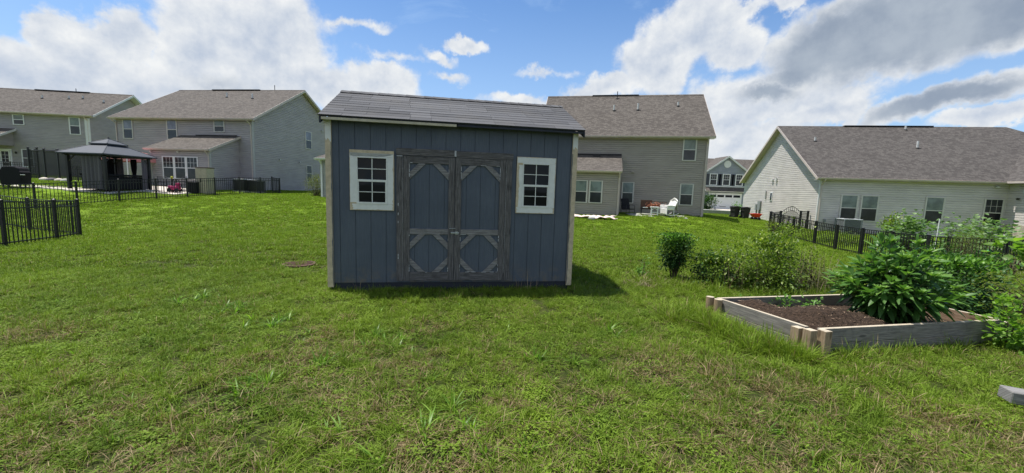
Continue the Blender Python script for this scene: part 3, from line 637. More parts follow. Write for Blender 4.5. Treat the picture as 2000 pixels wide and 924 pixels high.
        rag(u0 + .004, u1 - .004, y1 - c + .001, y1 - .004 - (.034 if kd == 0 else 0), (.004, .004, 0, tj)); rag(u0 + (.03 if kd == 0 else .005), u1 - .012, y0 + .006, y0 + c - .001, (.012, .012, .004, 0))
        rag(u0 + (.003 if kd == 0 else .030), u0 + c - .001, y0 + c + .001 + (.02 if kd == 0 else 0), y1 - c - .001 - (0 if kd == 0 else .03), (.004 if kd == 0 else .009, 0, 0, 0)); rag(u1 - c + .001, u1 - (.008 if kd == 0 else .004), y0 + c + .001, y1 - c - .001, (0, .006, 0, 0))
        pp.build('casing_paint', m_paintw, win)
        fr_ = MB(); a, b, e, f = u0 + c, u1 - c, y0 + c, y1 - c; k = .017
        fr_.box(F0, a, b, .004, .031, f - k, f); fr_.box(F0, a, b, .004, .034, e, e + k + .01); fr_.box(F0, a, a + k, .004, .030, e, f); fr_.box(F0, b - k, b, .004, .030, e, f)
        mz = (e + f) / 2; fr_.box(F0, a + k, b - k, .006, .026, mz - .018, mz + .014)
        fr_.box(F0, a + k, a + k + .014, .0055, .022, e + k, mz); fr_.box(F0, b - k - .014, b - k, .0055, .022, e + k, mz)
        for (z0, z1, o1) in ((mz + .014, f - k, .016), (e + k + .01, mz - .018, .0135)):
            fr_.box(F0, (a + b) / 2 - .006, (a + b) / 2 + .006, .009, o1, z0, z1); fr_.box(F0, a + k, b - k, .0085, o1 - .001, (z0 + z1) / 2 - .005, (z0 + z1) / 2 + .005)
        fr_.build('sash', m_paintw, win, bevel=.0015)
        g = MB(); g.box(F0, a + .01, b - .01, .002, .008, e + .01, f - .01); g.build('pane', m_gdark, win)
make_shed()

# ------------------------------------------------------------------ houses
def lap_wall(parent, name, A, B, v0, v1, mat, gable=None, lap=.15, n=None, holes=None):
    A = Vector((A[0], A[1], 0)); B = Vector((B[0], B[1], 0)); d = (B - A); L = d.length; d.normalize(); nn = Vector((d.y, -d.x, 0)); fr = Fr(A, d, nn); m = MB()
    top = gable[1] if gable else v1; v = v0
    def ext(z):
        if not gable or z <= v1: return 0, L
        k = (z - v1) / (gable[1] - v1); return gable[0] * k, L - (L - gable[0]) * k
    while v < top - .001:
        vt = min(v + lap, top); a0, b0 = ext(v); a1, b1 = ext(vt)
        vm = v + (vt - v) * .68; am, bm_ = ext(vm)
        m.face([fr(a0, .021, v), fr(b0, .021, v), fr(bm_, .019, vm), fr(am, .019, vm)])
        m.face([fr(am, .019, vm), fr(bm_, .019, vm), fr(b1, -.012, vt), fr(a1, -.012, vt)])
        m.face([fr(a0, -.012, v), fr(b0, -.012, v), fr(b0, .021, v), fr(a0, .021, v)])
        v = vt
    o = m.build(name, mat, parent); return fr, L
def house_window(parent, fr, s0, s1, v0, v1, fm, up=None, lo=None, style='double', grid=False, shutters=None, fw=.055):
    fr = Fr(fr(0, .014, 0), fr.d, fr.n); m = MB(); m.box(fr, s0 - fw, s1 + fw, .000, .052, v1, v1 + fw); m.box(fr, s0 - fw, s1 + fw, .012, .058, v0 - fw, v0); m.box(fr, s0 - fw, s0, .012, .05, v0, v1); m.box(fr, s1, s1 + fw, .012, .05, v0, v1)
    vm = (v0 + v1) / 2; m.box(fr, s0, s1, .014, .046, vm - .025, vm + .025)
    m.box(fr, s0, s0 + .03, .014, .040, v0, v1); m.box(fr, s1 - .03, s1, .014, .040, v0, v1)
    if grid:
        for k in (1, 2): x = s0 + (s1 - s0) * k / 3; m.box(fr, x - .008, x + .008, .022, .034, vm, v1)
        m.box(fr, s0, s1, .0225, .0335, (vm + v1) / 2 - .008, (vm + v1) / 2 + .008)
    w_ = m.build('window', fm, parent)
    g = MB(); g.box(fr, s0 + .01, s1 - .01, .015, .028, vm + .01, v1 - .005); g.build('upper_pane', up or m_gup, w_)
    g = MB(); g.box(fr, s0 + .01, s1 - .01, .015, .024, v0 + .005, vm - .01); g.build('lower_pane', lo or m_glo, w_)
    return w_
def slab(m, q, th, uvo=(0, 0)):   # roof slab from 4 points eave-left, eave-right, ridge-right, ridge-left
    q = [Vector(p) for p in q]; ex = (q[1] - q[0]).normalized(); n = ex.cross(q[-1] - q[0]).normalized(); ey = n.cross(ex)
    uv = [((p - q[0]).dot(ex) + uvo[0], (p - q[0]).dot(ey) + uvo[1]) for p in q]
    m.m = 0; m.face(q, uv); m.m = 1; b = [p - n * th for p in q]; m.face(b[::-1])
    for i in range(len(q)): j = (i + 1) % len(q); m.face([q[i], b[i], b[j], q[j]])
def gable_roof(parent, eL, eR, eo, eH, rD, rH, bD=None, mat=None, trim=None, name='roof', th=.12):
    bD = 2 * rD - eo if bD is None else bD; m = MB()
    slab(m, [(eL, eo, eH), (eR, eo, eH), (eR, rD, rH), (eL, rD, rH)], th); slab(m, [(eR, bD, eH), (eL, bD, eH), (eL, rD, rH), (eR, rD, rH)], th)
    m.m = 0; x = eL
    for sgn in (1, -1):
        k = (rH - eH) / (rD - eo); q = [(eL, rD, rH + .03), (eR, rD, rH + .03), (eR, rD - sgn * .15, rH + .022 - .15 * k), (eL, rD - sgn * .15, rH + .022 - .15 * k)]
        q = [Vector(p) for p in q]; uv = [(0, 0), (eR - eL, 0), (eR - eL, .14), (0, .14)]
        m.face(q[::-1] if sgn == 1 else q, uv)
    rf = m.build(name, [mat or m_roof, trim or m_trimb], parent)
    for xx, s in ((eL - .02, 1), (eR - .0, 1)):
        r = MB(); f = Fr((xx, 0, 0), (0, 1, 0), (1, 0, 0)); r.prism(f, [(eo, eH - .0), (rD, rH - .0), (rD, rH - .2), (eo, eH - .2)], 0, .022); r.prism(f, [(bD, eH), (rD, rH), (rD, rH - .2), (bD, eH - .2)], .0005, .0215)
        r.build('rake_board', trim or m_trimb, parent)
    return rf
def gutter(parent, fr, s0, s1, o, v, mat, downs=()):
    m = MB(); m.prism(Fr(fr(s0, 0, 0), fr.n, fr.d), [(o, v), (o + .12, v), (o + .12, v - .05), (o + .08, v - .12), (o, v - .12)], 0, s1 - s0); m.build('gutter', mat, parent)
    f = MB(); f.box(fr, s0, s1, .0, o - .003, v - .16, v - .135); f.build('soffit', mat, parent)
    for s, zb in downs:
        m = MB(); m.tube([fr(s, o + .04, v - .11), fr(s, o - .0, v - .22), fr(s, .09, v - .42), fr(s, .06, v - .5), fr(s, .06, zb + .1), fr(s, .22, zb)], .042, 6); m.build('downspout', mat, parent)
def pipe(parent, x, y, z, h=.35, r=.065, white=True):
    m = MB(); m.tube([(x, y, z - .1), (x, y, z + h)], r, 8); m.m = 1; m.lathe((x, y, z - .05), [(.14, -.05), (.12, .05), (r + .01, .1)], 10); m.build('vent_pipe', [m_pipe if white else m_black, m_rubber], parent)
def roofz(eo, eH, rD, rH, y): return eH + (rH - eH) * (y - eo) / (rD - eo)
def corner(parent, x, y, z0, z1, mat, sx=1, sy=-1, w_=.08):
    m = MB(); f = I3; m.box(f, x - sx * w_, x + sx * .027, y + sy * .002, y + sy * .027, z0, z1); m.box(f, x + sx * .002, x + sx * .0265, y - sy * w_, y + sy * .0, z0, z1); m.build('corner_post', mat, parent)

# --- two-storey house with sunroom (left)
def house_left():
    x, y, z, ya = H['h2']; r = empty('two_storey_house', (x, y, z), ya, 'grey two-storey house with lean-to sunroom, standing behind the long black fence', 'house')
    L = 12.86; D = 12.5; v0 = -.2
    fr, _ = lap_wall(r, 'rear_wall', (-L, 0), (0, 0), v0, 5.6, m_side2); fg, _ = lap_wall(r, 'gable_wall', (0, 0), (0, D), v0, 5.6, m_side2, (6.25, 9.15)); lap_wall(r, 'gable_wall', (-L, D), (-L, 0), v0, 5.6, m_side2, (6.25, 9.15)); lap_wall(r, 'front_wall', (0, D), (-L, D), v0, 5.6, m_side2)
    gable_roof(r, -L - .2, .40, -.40, 5.69, 6.25, 9.39, trim=m_trimb); U = Fr((0, 0, 0), (1, 0, 0), (0, -1, 0))
    gutter(r, U, -L - .2, .38, .40, 5.66, m_trimb, ((-.12, -.1), (-L + .1, -.1)))
    m = MB(); m.box(I3, -9.3, -4.2, 6.05, 6.45, 9.37, 9.43); m.build('ridge_vent', m_vent, r)
    corner(r, 0, 0, v0, 5.5, m_trimg); corner(r, -L, 0, v0, 5.5, m_trimg, -1)
    for (a, b, c, d, up) in ((-12.08, -11.22, 3.98, 5.5, m_gsky), (-7.84, -6.96, 3.98, 5.5, m_gsky), (-3.42, -2.54, 4.65, 5.5, m_gup)): house_window(r, U, a, b, c, d, m_winb, up)
    for (a, b, c, d) in ((6.70, 7.58, 4.05, 5.63), (6.74, 7.52, .88, 2.36)): house_window(r, fg, a, b, c, d, m_winb, m_gsky if c > 2 else m_glo)
    for (px, py) in ((-6.1, 4.3), (-3.25, 4.0)): pipe(r, px, py, roofz(-.4, 5.69, 6.25, 9.39, py), .42)
    pipe(r, -3.0, 6.6, 9.2, .75, .03, False)
    for (s, v) in ((9.3, 6.0), (2.9, 2.6), (5.6, 2.55)):
        m = MB(); m.box(fg, s, s + .18, .0, .12, v, v + .14); m.build('wall_vent', m_trimg, r)
    # sunroom
    a, b, w_ = -6.36, -1.28, -2.825; eh = 2.95
    sr_, _ = lap_wall(r, 'sunroom_wall', (a, w_), (b, w_), v0, eh, m_side2); lap_wall(r, 'sunroom_wall', (b, w_), (b, -.002), v0, eh, m_side2, (2.82, 4.12)); lap_wall(r, 'sunroom_wall', (a, -.002), (a, w_), v0, eh, m_side2, (.01, 4.12))
    m = MB(); slab(m, [(a - .25, w_ - .3, 2.98), (b + .22, w_ - .3, 2.98), (b + .22, -.002, 4.30), (a - .25, -.002, 4.30)], .12); m.build('sunroom_roof', [m_roof, m_trimb], r)
    m = MB(); f = Fr((b + .205, 0, 0), (0, 1, 0), (1, 0, 0)); m.prism(f, [(w_ - .3, 2.985), (-.01, 4.305), (-.01, 4.12), (w_ - .3, 2.80)], .017, .035); m.build('rake_board', m_trimb, r)
    m = MB(); m.box(I3, a + 1.2, b - .1, -.09, -.002, 4.29, 4.36); m.build('flashing_vent', m_vent, r)
    S = Fr((0, w_, 0), (1, 0, 0), (0, -1, 0)); gutter(r, S, a - .25, b + .2, .30, 2.96, m_trimb, ((b - .06, -.1),))
    corner(r, b, w_, v0, 2.85, m_trimg); corner(r, a, w_, v0, 2.85, m_trimg, -1)
    for k in range(3):
        s = -5.30 + k * 1.035; house_window(r, S, s, s + .90, .74, 2.32, m_winw, m_glo, m_glo, grid=True)
    for s in (a + .0, -4.0): m = MB(); m.lathe(S(s + .1, .12, 2.72), [(.02, .08), (.07, .03), (.08, -.04), (.03, -.06)], 10); m.build('flood_light', m_pipe, r)
house_left()

# --- far left two-storey house
def house_far_left():
    x, y, z, ya = H['h1']; r = empty('two_storey_house', (x, y, z), ya, 'grey two-storey house with white french doors at the far left edge', 'house')
    L = 16; D = 9.6; v0 = -.45; U = Fr((0, 0, 0), (1, 0, 0), (0, -1, 0))
    lap_wall(r, 'rear_wall', (-L, 0), (0, 0), v0, 5.6, m_side1); fg, _ = lap_wall(r, 'gable_wall', (0, 0), (0, D), v0, 5.6, m_side1, (4.64, 8.4)); lap_wall(r, 'gable_wall', (-L, D), (-L, 0), v0, 5.6, m_side1, (4.64, 8.4)); lap_wall(r, 'front_wall', (0, D), (-L, D), v0, 5.6, m_side1)
    gable_roof(r, -L - .3, .66, -.40, 5.73, 4.64, 8.64, trim=m_trimw); gutter(r, U, -L - .2, .6, .40, 5.70, m_trimb, ((-.12, -.2),))
    m = MB(); m.box(Fr((0, 0, 0), (1, 0, 0), (0, -1, 0)), -.36, .03, .002, .09, v0, 5.45); m.build('corner_post', m_trimw, r)
    m = MB(); m.box(I3, -8.4, -3.4, 4.45, 4.85, 8.62, 8.69); m.build('ridge_vent', m_vent, r)
    house_window(r, U, -6.33, -5.49, 4.63, 5.46, m_winw); house_window(r, U, -1.66, -.82, 3.96, 5.46, m_winw); house_window(r, U, -5.88, -5.0, .76, 2.3, m_winw, m_glo)
    for (px, py) in ((-6.2, 2.7), (-4.0, 2.9), (-2.9, 3.1), (-.5, 2.4)): pipe(r, px, py, roofz(-.4, 5.73, 4.64, 8.64, py), .30)
    pipe(r, -5.2, 5.2, 8.4, .7, .03, False)
    m = MB(); s = U; a, b = -8.9, -6.75; m.box(s, a, b, .02, .07, 2.2, 2.32); m.box(s, a, b, .02, .07, .05, .15)
    for q in (a, -7.86, b - .1): m.box(s, q, q + .1, .021, .069, .15, 2.2)
    for q in (a + .14, -7.72): m.box(s, q, q + .12, .025, .06, .15, 2.2); m.box(s, q + .7, q + .82, .025, .06, .15, 2.2); m.box(s, q, q + .82, .026, .061, .15, .4); m.box(s, q, q + .82, .026, .061, 2.08, 2.2)
    for q in (a + .26, -7.6):
        m.box(s, q + .27, q + .29, .04, .055, .4, 2.08)
        for k in range(1, 5): m.box(s, q, q + .58, .041, .054, .4 + 1.68 * k / 5 - .01, .4 + 1.68 * k / 5 + .01)
    dr = m.build('french_door', m_winw, r); g = MB()
    for q in (a + .26, -7.6): g.box(s, q, q + .58, .03, .042, .4, 2.08)
    g.build('pane', m_gdark, dr)
    # left lean-to
    bb = -6.55; w_ = -.0
    lap_wall(r, 'bump_wall', (bb - .0, -3.0), (bb, -.002), 2.55, 3.2, m_side1, (2.9, 4.15)) if False else None
    m = MB(); q0 = -14.; slab(m, [(q0, -3.1, 2.75), (-6.2, -3.1, 2.75), (-6.2, -.002, 4.22), (q0, -.002, 4.22)], .12); m.build('porch_roof', [m_roof, m_trimw], r)
    m = MB(); m.prism(Fr((-6.22, 0, 0), (0, 1, 0), (1, 0, 0)), [(-3.1, 2.76), (-.01, 4.23), (-.01, 4.03), (-3.1, 2.56)], .021, .045); m.build('rake_board', m_trimw, r)
    m = MB(); m.prism(Fr((-6.5, 0, 0), (0, 1, 0), (1, 0, 0)), [(-2.9, 2.6), (-2.9, 2.72), (-.01, 4.06), (-.01, 2.6)], -.05, .0); m.build('porch_gable', m_side1, r)
    m = MB(); m.box(I3, -13.6, -6.5, -3.0, -2.9, 2.5, 2.66); m.box(I3, -10.6, -10.45, -3.02, -2.88, v0, 2.5); m.build('porch_beam', m_trimw, r)
    m = MB(); m.lathe(U(-6.35, .1, 2.0), [(.02, .1), (.08, .05), (.06, -.1), (.02, -.12)], 8); m.build('wall_lamp', m_black, r)
    m = MB(); m.box(U, -6.25, -6.1, .01, .06, .55, .7); m.build('outlet_cover', m_pipe, r)
house_far_left()

# --- centre house
def house_centre():
    x, y, z, ya = H['h3']; r = empty('two_storey_house', (x, y, z), ya, 'taupe two-storey house rising behind the shed with a patio against its wall', 'house')
    L = 12.0; D = 8.6; v0 = -.12; U = Fr((0, 0, 0), (1, 0, 0), (0, -1, 0))
    lap_wall(r, 'rear_wall', (-L + .3, 0), (0, 0), v0, 5.6, m_side3); lap_wall(r, 'gable_wall', (0, 0), (0, D), v0, 5.6, m_side3, (4.31, 9.1)); lap_wall(r, 'gable_wall', (-L + .3, D), (-L + .3, 0), v0, 5.6, m_side3, (4.31, 9.1)); lap_wall(r, 'front_wall', (0, D), (-L + .3, D), v0, 5.6, m_side3)
    gable_roof(r, -12.02, .33, -.40, 5.564, 4.31, 9.383, trim=m_trimb); gutter(r, U, -12.0, .30, .40, 5.54, m_trimb, ((-.10, -.1),))
    m = MB(); m.box(I3, -8.3, -4.6, 4.2, 4.42, 9.34, 9.44); m.build('ridge_vent', m_vent, r)
    corner(r, 0, 0, v0, 5.4, m_trimb)
    house_window(r, U, -1.64, -.82, 3.92, 5.36, m_winb, m_gup, m_glo); house_window(r, U, -1.62, -.80, .76, 2.2, m_winb, m_gup, m_glo); house_window(r, U, -5.66, -4.89, .76, 2.2, m_winb, m_gup, m_glo)
    for (px, py, h_) in ((-6.55, 2.4, .42), (-4.75, 2.45, .5), (-1.75, 2.9, .3)): pipe(r, px, py, roofz(-.4, 5.564, 4.31, 9.383, py), h_)
    pipe(r, -6.3, 3.95, roofz(-.4, 5.564, 4.31, 9.383, 3.95), .55, .03, False)
    m = MB(); m.box(U, -5.1, -4.9, .01, .1, 2.95, 3.1); m.build('wall_vent', m_side3, r)
    a, b, w_ = -11.0, -5.99, -2.54; eh = 2.86
    lap_wall(r, 'sunroom_wall', (a, w_), (b, w_), v0, eh, m_side3); lap_wall(r, 'sunroom_wall', (b, w_), (b, -.002), v0, eh, m_side3, (2.53, 4.05)); lap_wall(r, 'sunroom_wall', (a, -.002), (a, w_), v0, eh, m_side3, (.01, 4.05))
    m = MB(); slab(m, [(a - .2, w_ - .32, 2.93), (b + .12, w_ - .32, 2.93), (b + .12, -.002, 4.2), (a - .2, -.002, 4.2)], .12); m.build('sunroom_roof', [m_roof, m_trimb], r)
    m = MB(); m.box(I3, a, b + .12, -.11, -.002, 4.19, 4.27); m.box(I3, -7.9, -7.4, -.4, -.12, 4.06, 4.2); m.build('flashing_vent', m_vent, r)
    S = Fr((0, w_, 0), (1, 0, 0), (0, -1, 0)); gutter(r, S, a - .2, b + .1, .32, 2.91, m_trimb, ((b - .07, -.1),)); corner(r, b, w_, v0, 2.8, m_trimb)
    for s in (-8.98, -7.97): house_window(r, S, s, s + .80, .74, 2.18, m_winb, m_gup, m_glo)
    m = MB(); m.box(Fr((b, 0, 0), (0, 1, 0), (1, 0, 0)), -2.1, -1.15, .015, .05, .0, 2.1); m.build('side_door', m_black, r)
house_centre()

# --- right single-storey house
def house_right():
    x, y, z, ya = H['h4']; r = empty('single_storey_house', (x, y, z), ya, 'light grey single-storey house with a sunlit gable behind the vegetable plants', 'house')
    L = 10.55; D = 13.36; v0 = -.75; U = Fr((0, 0, 0), (1, 0, 0), (0, -1, 0)); eh = 2.85
    lap_wall(r, 'rear_wall', (0, 0), (L + .18, 0), v0, eh, m_side4, lap=.15); fg, LL = lap_wall(r, 'gable_wall', (0, D), (0, 0), v0, eh, m_side4, (D - 6.6, 7.15), lap=.15)
    lap_wall(r, 'front_wall', (L + 6, D), (0, D), v0, eh, m_side4, lap=.15); 
    eo, eH, rD, rH = -.40, 2.964, 6.4, 7.34; rR = 15.3; eL = -.42
    m = MB(); bD = 2 * rD - eo + .4
    slab(m, [(eL, eo, eH), (rR + 5.5, eo, eH), (rR, rD, rH), (eL, rD, rH)], .13); slab(m, [(rR + 5.5, bD, eH), (eL, bD, eH), (eL, rD, rH), (rR, rD, rH)], .13); slab(m, [(rR + 5.5, eo, eH), (rR + 5.5, bD, eH), (rR, rD, rH)], .13)
    m.build('roof', [m_roof4, m_trimb], r)
    m = MB(); f = Fr((eL - .02, 0, 0), (0, 1, 0), (1, 0, 0)); m.prism(f, [(eo, eH), (rD, rH), (rD, rH - .2), (eo, eH - .2)], 0, .022); m.prism(f, [(bD, eH), (rD, rH), (rD, rH - .2), (bD, eH - .2)], .0005, .0215); m.build('rake_board', m_trimb, r)
    gutter(r, U, eL, 10.1, .40, 2.94, m_trimb, ((.08, v0 + .1),)); m = MB(); m.box(I3, 4.4, 10.5, 6.25, 6.55, 7.32, 7.39); m.build('ridge_vent', m_vent, r)
    for (px, py, h_) in ((1.35, 4.1, .3), (8.4, 5.9, .3), (7.6, 3.3, .5)): pipe(r, px, py, roofz(eo, eH, rD, rH, py), h_)
    corner(r, 0, 0, v0, 2.75, m_trimw, -1); m = MB(); m.box(I3, -.022, .08, D, D + .022, v0, 2.75); m.build('corner_post', m_trimw, r)
    house_window(r, U, 1.39, 2.33, .16, 1.79, m_winb, m_gup, m_glo); house_window(r, U, 2.60, 3.54, .16, 1.79, m_winb, m_gup, m_glo); house_window(r, U, 6.31, 7.29, .16, 1.82, m_winb, m_gup, m_glo); house_window(r, U, 9.55, 10.5, .14, 1.82, m_winb, m_glo, m_gdark, grid=True)
    # wing stepping towards the viewer
    wu = 11.35
    lap_wall(r, 'wing_wall', (10.55, 0), (wu, -.0), v0, eh, m_side4, lap=.15) if False else None
    lap_wall(r, 'wing_wall', (10.56, -.002), (10.56, -1.1), .35, eh, m_side4, lap=.15) if False else None
    fw_, _ = lap_wall(r, 'wing_wall', (10.72, 0), (10.72, -2.6), .3, eh, m_side4, lap=.15)
    lap_wall(r, 'wing_wall', (10.72, -2.6), (15.5, -2.6), v0, eh, m_side4, lap=.15)
    m = MB(); m.box(I3, 10.68, 15.5, -2.64, -2.2, v0, .32); m.box(I3, 10.68, 10.74, -2.2, -.0, v0, .3); m.build('stone_base', m_stone, r, bevel=.01)
    m = MB(); k = (rH - eH) / (rD - eo); slab(m, [(10.2, 1.0, 2.97), (10.2, -3.0, 2.97), (13.1, -3.0, 2.97 + 2.9 * k), (13.1, 3.0, 2.97 + 2.9 * k)], .13); slab(m, [(16, -3.0, 2.97), (16, 1.0, 2.97), (13.1, 3.0, 2.97 + 2.9 * k), (13.1, -3.0, 2.97 + 2.9 * k)], .13); m.build('wing_roof', [m_roof4, m_trimb], r)
    m = MB(); m.box(I3, 10.12, 10.2, -3.0, -.5, 2.84, 2.96); m.build('gutter', m_trimb, r)
    m = MB(); m.box(fw_, .95, 1.2, .01, .06, 2.25, 2.45); m.build('dryer_vent', m_trimw, r); m = MB(); m.lathe(fw_(.8, .15, 1.9), [(.02, .06), (.09, .02), (.06, -.06)], 8); m.build('wall_lamp', m_black, r)
    m = MB(); m.lathe(U(10.0, .12, 2.62), [(.02, .05), (.1, .02), (.09, -.04)], 10); m.build('flood_light', m_pipe, r)
    G = lambda w0, w1, o, z0, z1, nm, mt: MB().box(fg, D - w1, D - w0, .01, o, z0, z1).build(nm, mt, r)
    G(6.9, 7.35, .06, 1.2, 1.95, 'window', m_winw); G(6.98, 7.27, .075, 1.27, 1.88, 'pane', m_gdark); G(8.1, 8.2, .12, 1.35, 2.05, 'cable_bracket', m_trimg); G(8.95, 9.5, .16, .35, 1.15, 'meter_box', m_util); G(9.75, 10.05, .14, .3, .85, 'meter_box', m_util); G(9.2, 9.26, .08, -.6, .35, 'conduit', m_rust); G(9.88, 9.93, .08, -.6, .3, 'conduit', m_util)
    G(7.0, 7.25, .14, 2.9, 3.05, 'flood_light', m_pipe); G(6.3, 6.5, .14, 2.85, 3.1, 'flood_light', m_pipe)
    m = MB(); m.box(U, .42, .56, .012, .1, -.05, .15); m.tube([U(.45, .05, -.05), U(.45, .05, v0)], .02, 6); m.build('disconnect_box', m_util, r)
house_right()

# --- grey house across the street with garage
def house_garage():
    r = empty('garage_house', (29.9, 64, -.43), 0, 'small distant blue grey house with white garage door and dark shutters', 'house')
    U = Fr((0, 0, 0), (1, 0, 0), (0, -1, 0)); L = 6.2
    lap_wall(r, 'front_wall', (0, 0), (L, 0), 0, 5.9, m_side5, (3.1, 8.0), lap=.16); lap_wall(r, 'side_wall', (0, 8), (0, 0), 0, 5.9, m_side5, lap=.16)
    m = MB(); slab(m, [(-7, .8, 5.5), (14, .8, 5.5), (14, 4.5, 8.15), (-7, 4.5, 8.15)], .15); slab(m, [(14, 8.4, 5.5), (-7, 8.4, 5.5), (-7, 4.5, 8.15), (14, 4.5, 8.15)], .15)
    slab(m, [(-.35, 4, 5.75), (-.35, -.35, 5.75), (3.1, -.35, 8.2), (3.1, 4, 8.2)], .12); slab(m, [(6.55, -.35, 5.75), (6.55, 4, 5.75), (3.1, 4, 8.2), (3.1, -.35, 8.2)], .12); m.build('roof', [m_roof, m_trimw], r)
    lap_wall(r, 'main_wall', (-6.8, 1.2), (13.8, 1.2), 0, 5.6, m_side5, lap=.16)
    m = MB(); m.prism(Fr((0, -.36, 0), (1, 0, 0), (0, -1, 0)), [(-.38, 5.75), (3.1, 8.22), (6.58, 5.75), (6.58, 5.48), (3.1, 7.95), (-.38, 5.48)], 0, .05); m.build('rake_board', m_trimw, r)
    m = MB(); m.prism(U, [(3.1 + .55 * math.cos(t_ * math.pi / 10), 6.95 + .55 * math.sin(t_ * math.pi / 10)) for t_ in range(20)], .02, .08); m.build('round_vent', m_trimw, r)
    for s in (.62, 2.62, 4.62):
        house_window(r, U, s, s + 1.0, 3.75, 5.35, m_winw, m_glo, m_glo, grid=True, fw=.1)
        for q in (s - .62, s + 1.14): m = MB(); m.box(U, q, q + .46, .02, .07, 3.7, 5.4); m.build('shutter', simple('shutter_navy', (.03, .035, .05), .6) if 'shutter_navy' not in MATS else MATS['shutter_navy'], r)
    m = MB(); m.box(U, -.1, 6.3, .02, .12, 3.45, 3.58); m.build('belt_trim', m_trimw, r)
    m = MB(); slab(m, [(-.2, -.75, 2.75), (6.4, -.75, 2.75), (6.4, -.0, 3.4), (-.2, -.0, 3.4)], .1); m.build('pent_roof', [m_roof, m_trimw], r)
    m = MB(); m.box(U, .5, 5.75, .02, .1, 0, 2.5); gd = m.build('garage_door', m_winw, r)
    for k in range(4): g = MB(); g.box(U, .68 + k * 1.25, 1.72 + k * 1.25, .1, .115, 1.85, 2.2); g.build('pane', m_gdark, gd)
    m = MB(); m.box(U, 2.4, 3.4, .1, .13, .35, .42); m.box(U, 1.6, 1.7, .1, .13, .9, 1.1); m.build('handle', m_black, gd)
    m = MB(); m.lathe(U(.2, .12, 1.9), [(.02, .15), (.1, .1), (.08, -.15)], 8); m.build('wall_lamp', m_black, r)
house_garage()

# --- low wing of the house hidden behind the shed
def house_wing():
    r = empty('sunroom_wing', (-13.44, 28.6, .60), -.2, 'corner of a beige grey one-storey wing with white downspout, just left of the shed', 'house')
    U = Fr((0, 0, 0), (1, 0, 0), (0, -1, 0)); lap_wall(r, 'rear_wall', (0, 0), (5.2, 0), -.15, 2.65, m_side6); lap_wall(r, 'side_wall', (0, 3.2), (0, 0), -.15, 2.65, m_side6); lap_wall(r, 'side_wall', (5.2, 0), (5.2, 3.2), -.15, 2.65, m_side6)
    lap_wall(r, 'main_wall', (1.2, 3.2), (9.5, 3.2), -.15, 4.9, m_side6); lap_wall(r, 'main_wall', (9.5, 3.2), (9.5, 10), -.15, 4.9, m_side6); lap_wall(r, 'main_wall', (1.2, 10), (1.2, 3.2), -.15, 4.9, m_side6)
    m = MB(); slab(m, [(-.25, -.3, 2.72), (5.4, -.3, 2.72), (5.4, 3.2, 4.0), (.8, 3.2, 4.0)], .12); slab(m, [(-.25, 3.2, 2.72), (-.25, -.3, 2.72), (.8, 3.2, 4.0)], .12)
    m.build('wing_roof', [m_roof, m_trimb], r)
    m = MB(); slab(m, [(.9, 2.9, 4.95), (9.8, 2.9, 4.95), (9.8, 6.6, 6.3), (.9, 6.6, 6.3)], .12); slab(m, [(9.8, 10.3, 4.95), (.9, 10.3, 4.95), (.9, 6.6, 6.3), (9.8, 6.6, 6.3)], .12); m.build('roof', [m_roof, m_trimb], r)
    gutter(r, U, -.25, 5.3, .30, 2.70, m_trimw, ((.12, -.1),)); corner(r, 0, 0, -.15, 2.6, m_trimw, -1)
house_wing()

# ------------------------------------------------------------------ fences
def fence(name, label, pts, posts_every=None, h=1.2, group=None, pk=.14, rails=(.09, .86, 1.0), gate=None, pr=.032, pw=.009):
    """pts: list of (x, y) post positions; one thing with a post and a panel child each"""
    A = pts[0]; zA = g1(*A); r = empty(name, (A[0], A[1], zA), 0, label, 'fence')
    Z = [g1(*p) for p in pts]
    for i, p in enumerate(pts):
        b = Vector((p[0] - A[0], p[1] - A[1], Z[i] - zA)); m = MB(); s = pr
        m.box(Fr(b, (1, 0, 0), (0, 1, 0)), -s, s, -s, s, -.1, h + .04); m.box(Fr(b, (1, 0, 0), (0, 1, 0)), -s * 1.25, s * 1.25, -s * 1.25, s * 1.25, h + .04, h + .055)
        m.lathe(b + Vector((0, 0, h + .055)), [(s * 1.1, 0), (.001, .025)], 4); m.build('post', m_black, r)
    for i in range(len(pts) - 1):
        if gate and i in gate: continue
        p, q = pts[i], pts[i + 1]; d = Vector((q[0] - p[0], q[1] - p[1], 0)); L = d.length; d.normalize(); n = Vector((d.y, -d.x, 0)); b = Vector((p[0] - A[0], p[1] - A[1], Z[i] - zA)); sl2 = (Z[i + 1] - Z[i]) / L
        f = Fr(b, d, n); m = MB()
        dd = Vector((d.x, d.y, sl2)).normalized(); f2 = Fr(b, dd, n); L2 = L / dd.xy.length if False else math.hypot(L, Z[i + 1] - Z[i])
        for k, rz_ in enumerate(rails): rr = .013; m.box(f2, pr, L2 - pr, -.014, .014, h * rz_ - .016, h * rz_ + .016)
        cnt = max(2, int(L / pk))
        for k in range(1, cnt):
            s = L * k / cnt; z0 = sl2 * s; m.box(f, s - pw, s + pw, -pw * .9, pw * .9, z0 + .05, z0 + h * rails[-1])
        m.build('panel', m_black, r)
    return r
def interp(A, B, n): return [(A[0] + (B[0] - A[0]) * k / n, A[1] + (B[1] - A[1]) * k / n) for k in range(n + 1)]
BL = [(-25.9, 12.5), (-25.2, 14.6), (-24.4, 16.6), (-23.72, 18.3), (-23.26, 19.77), (-22.8, 21.27), (-22.27, 23.02), (-21.72, 24.8), (-21.19, 26.51), (-20.66, 28.27), (-20.12, 30.02), (-19.61, 31.68), (-19.09, 33.38)]
BL = [p for p in BL if p[1] > 17]
fence('picket_fence', 'long black metal fence round the left yard, enclosing the gazebo', BL + [(-20.2, 34.2)], h=1.2, pk=.14, pr=.036, pw=.010)
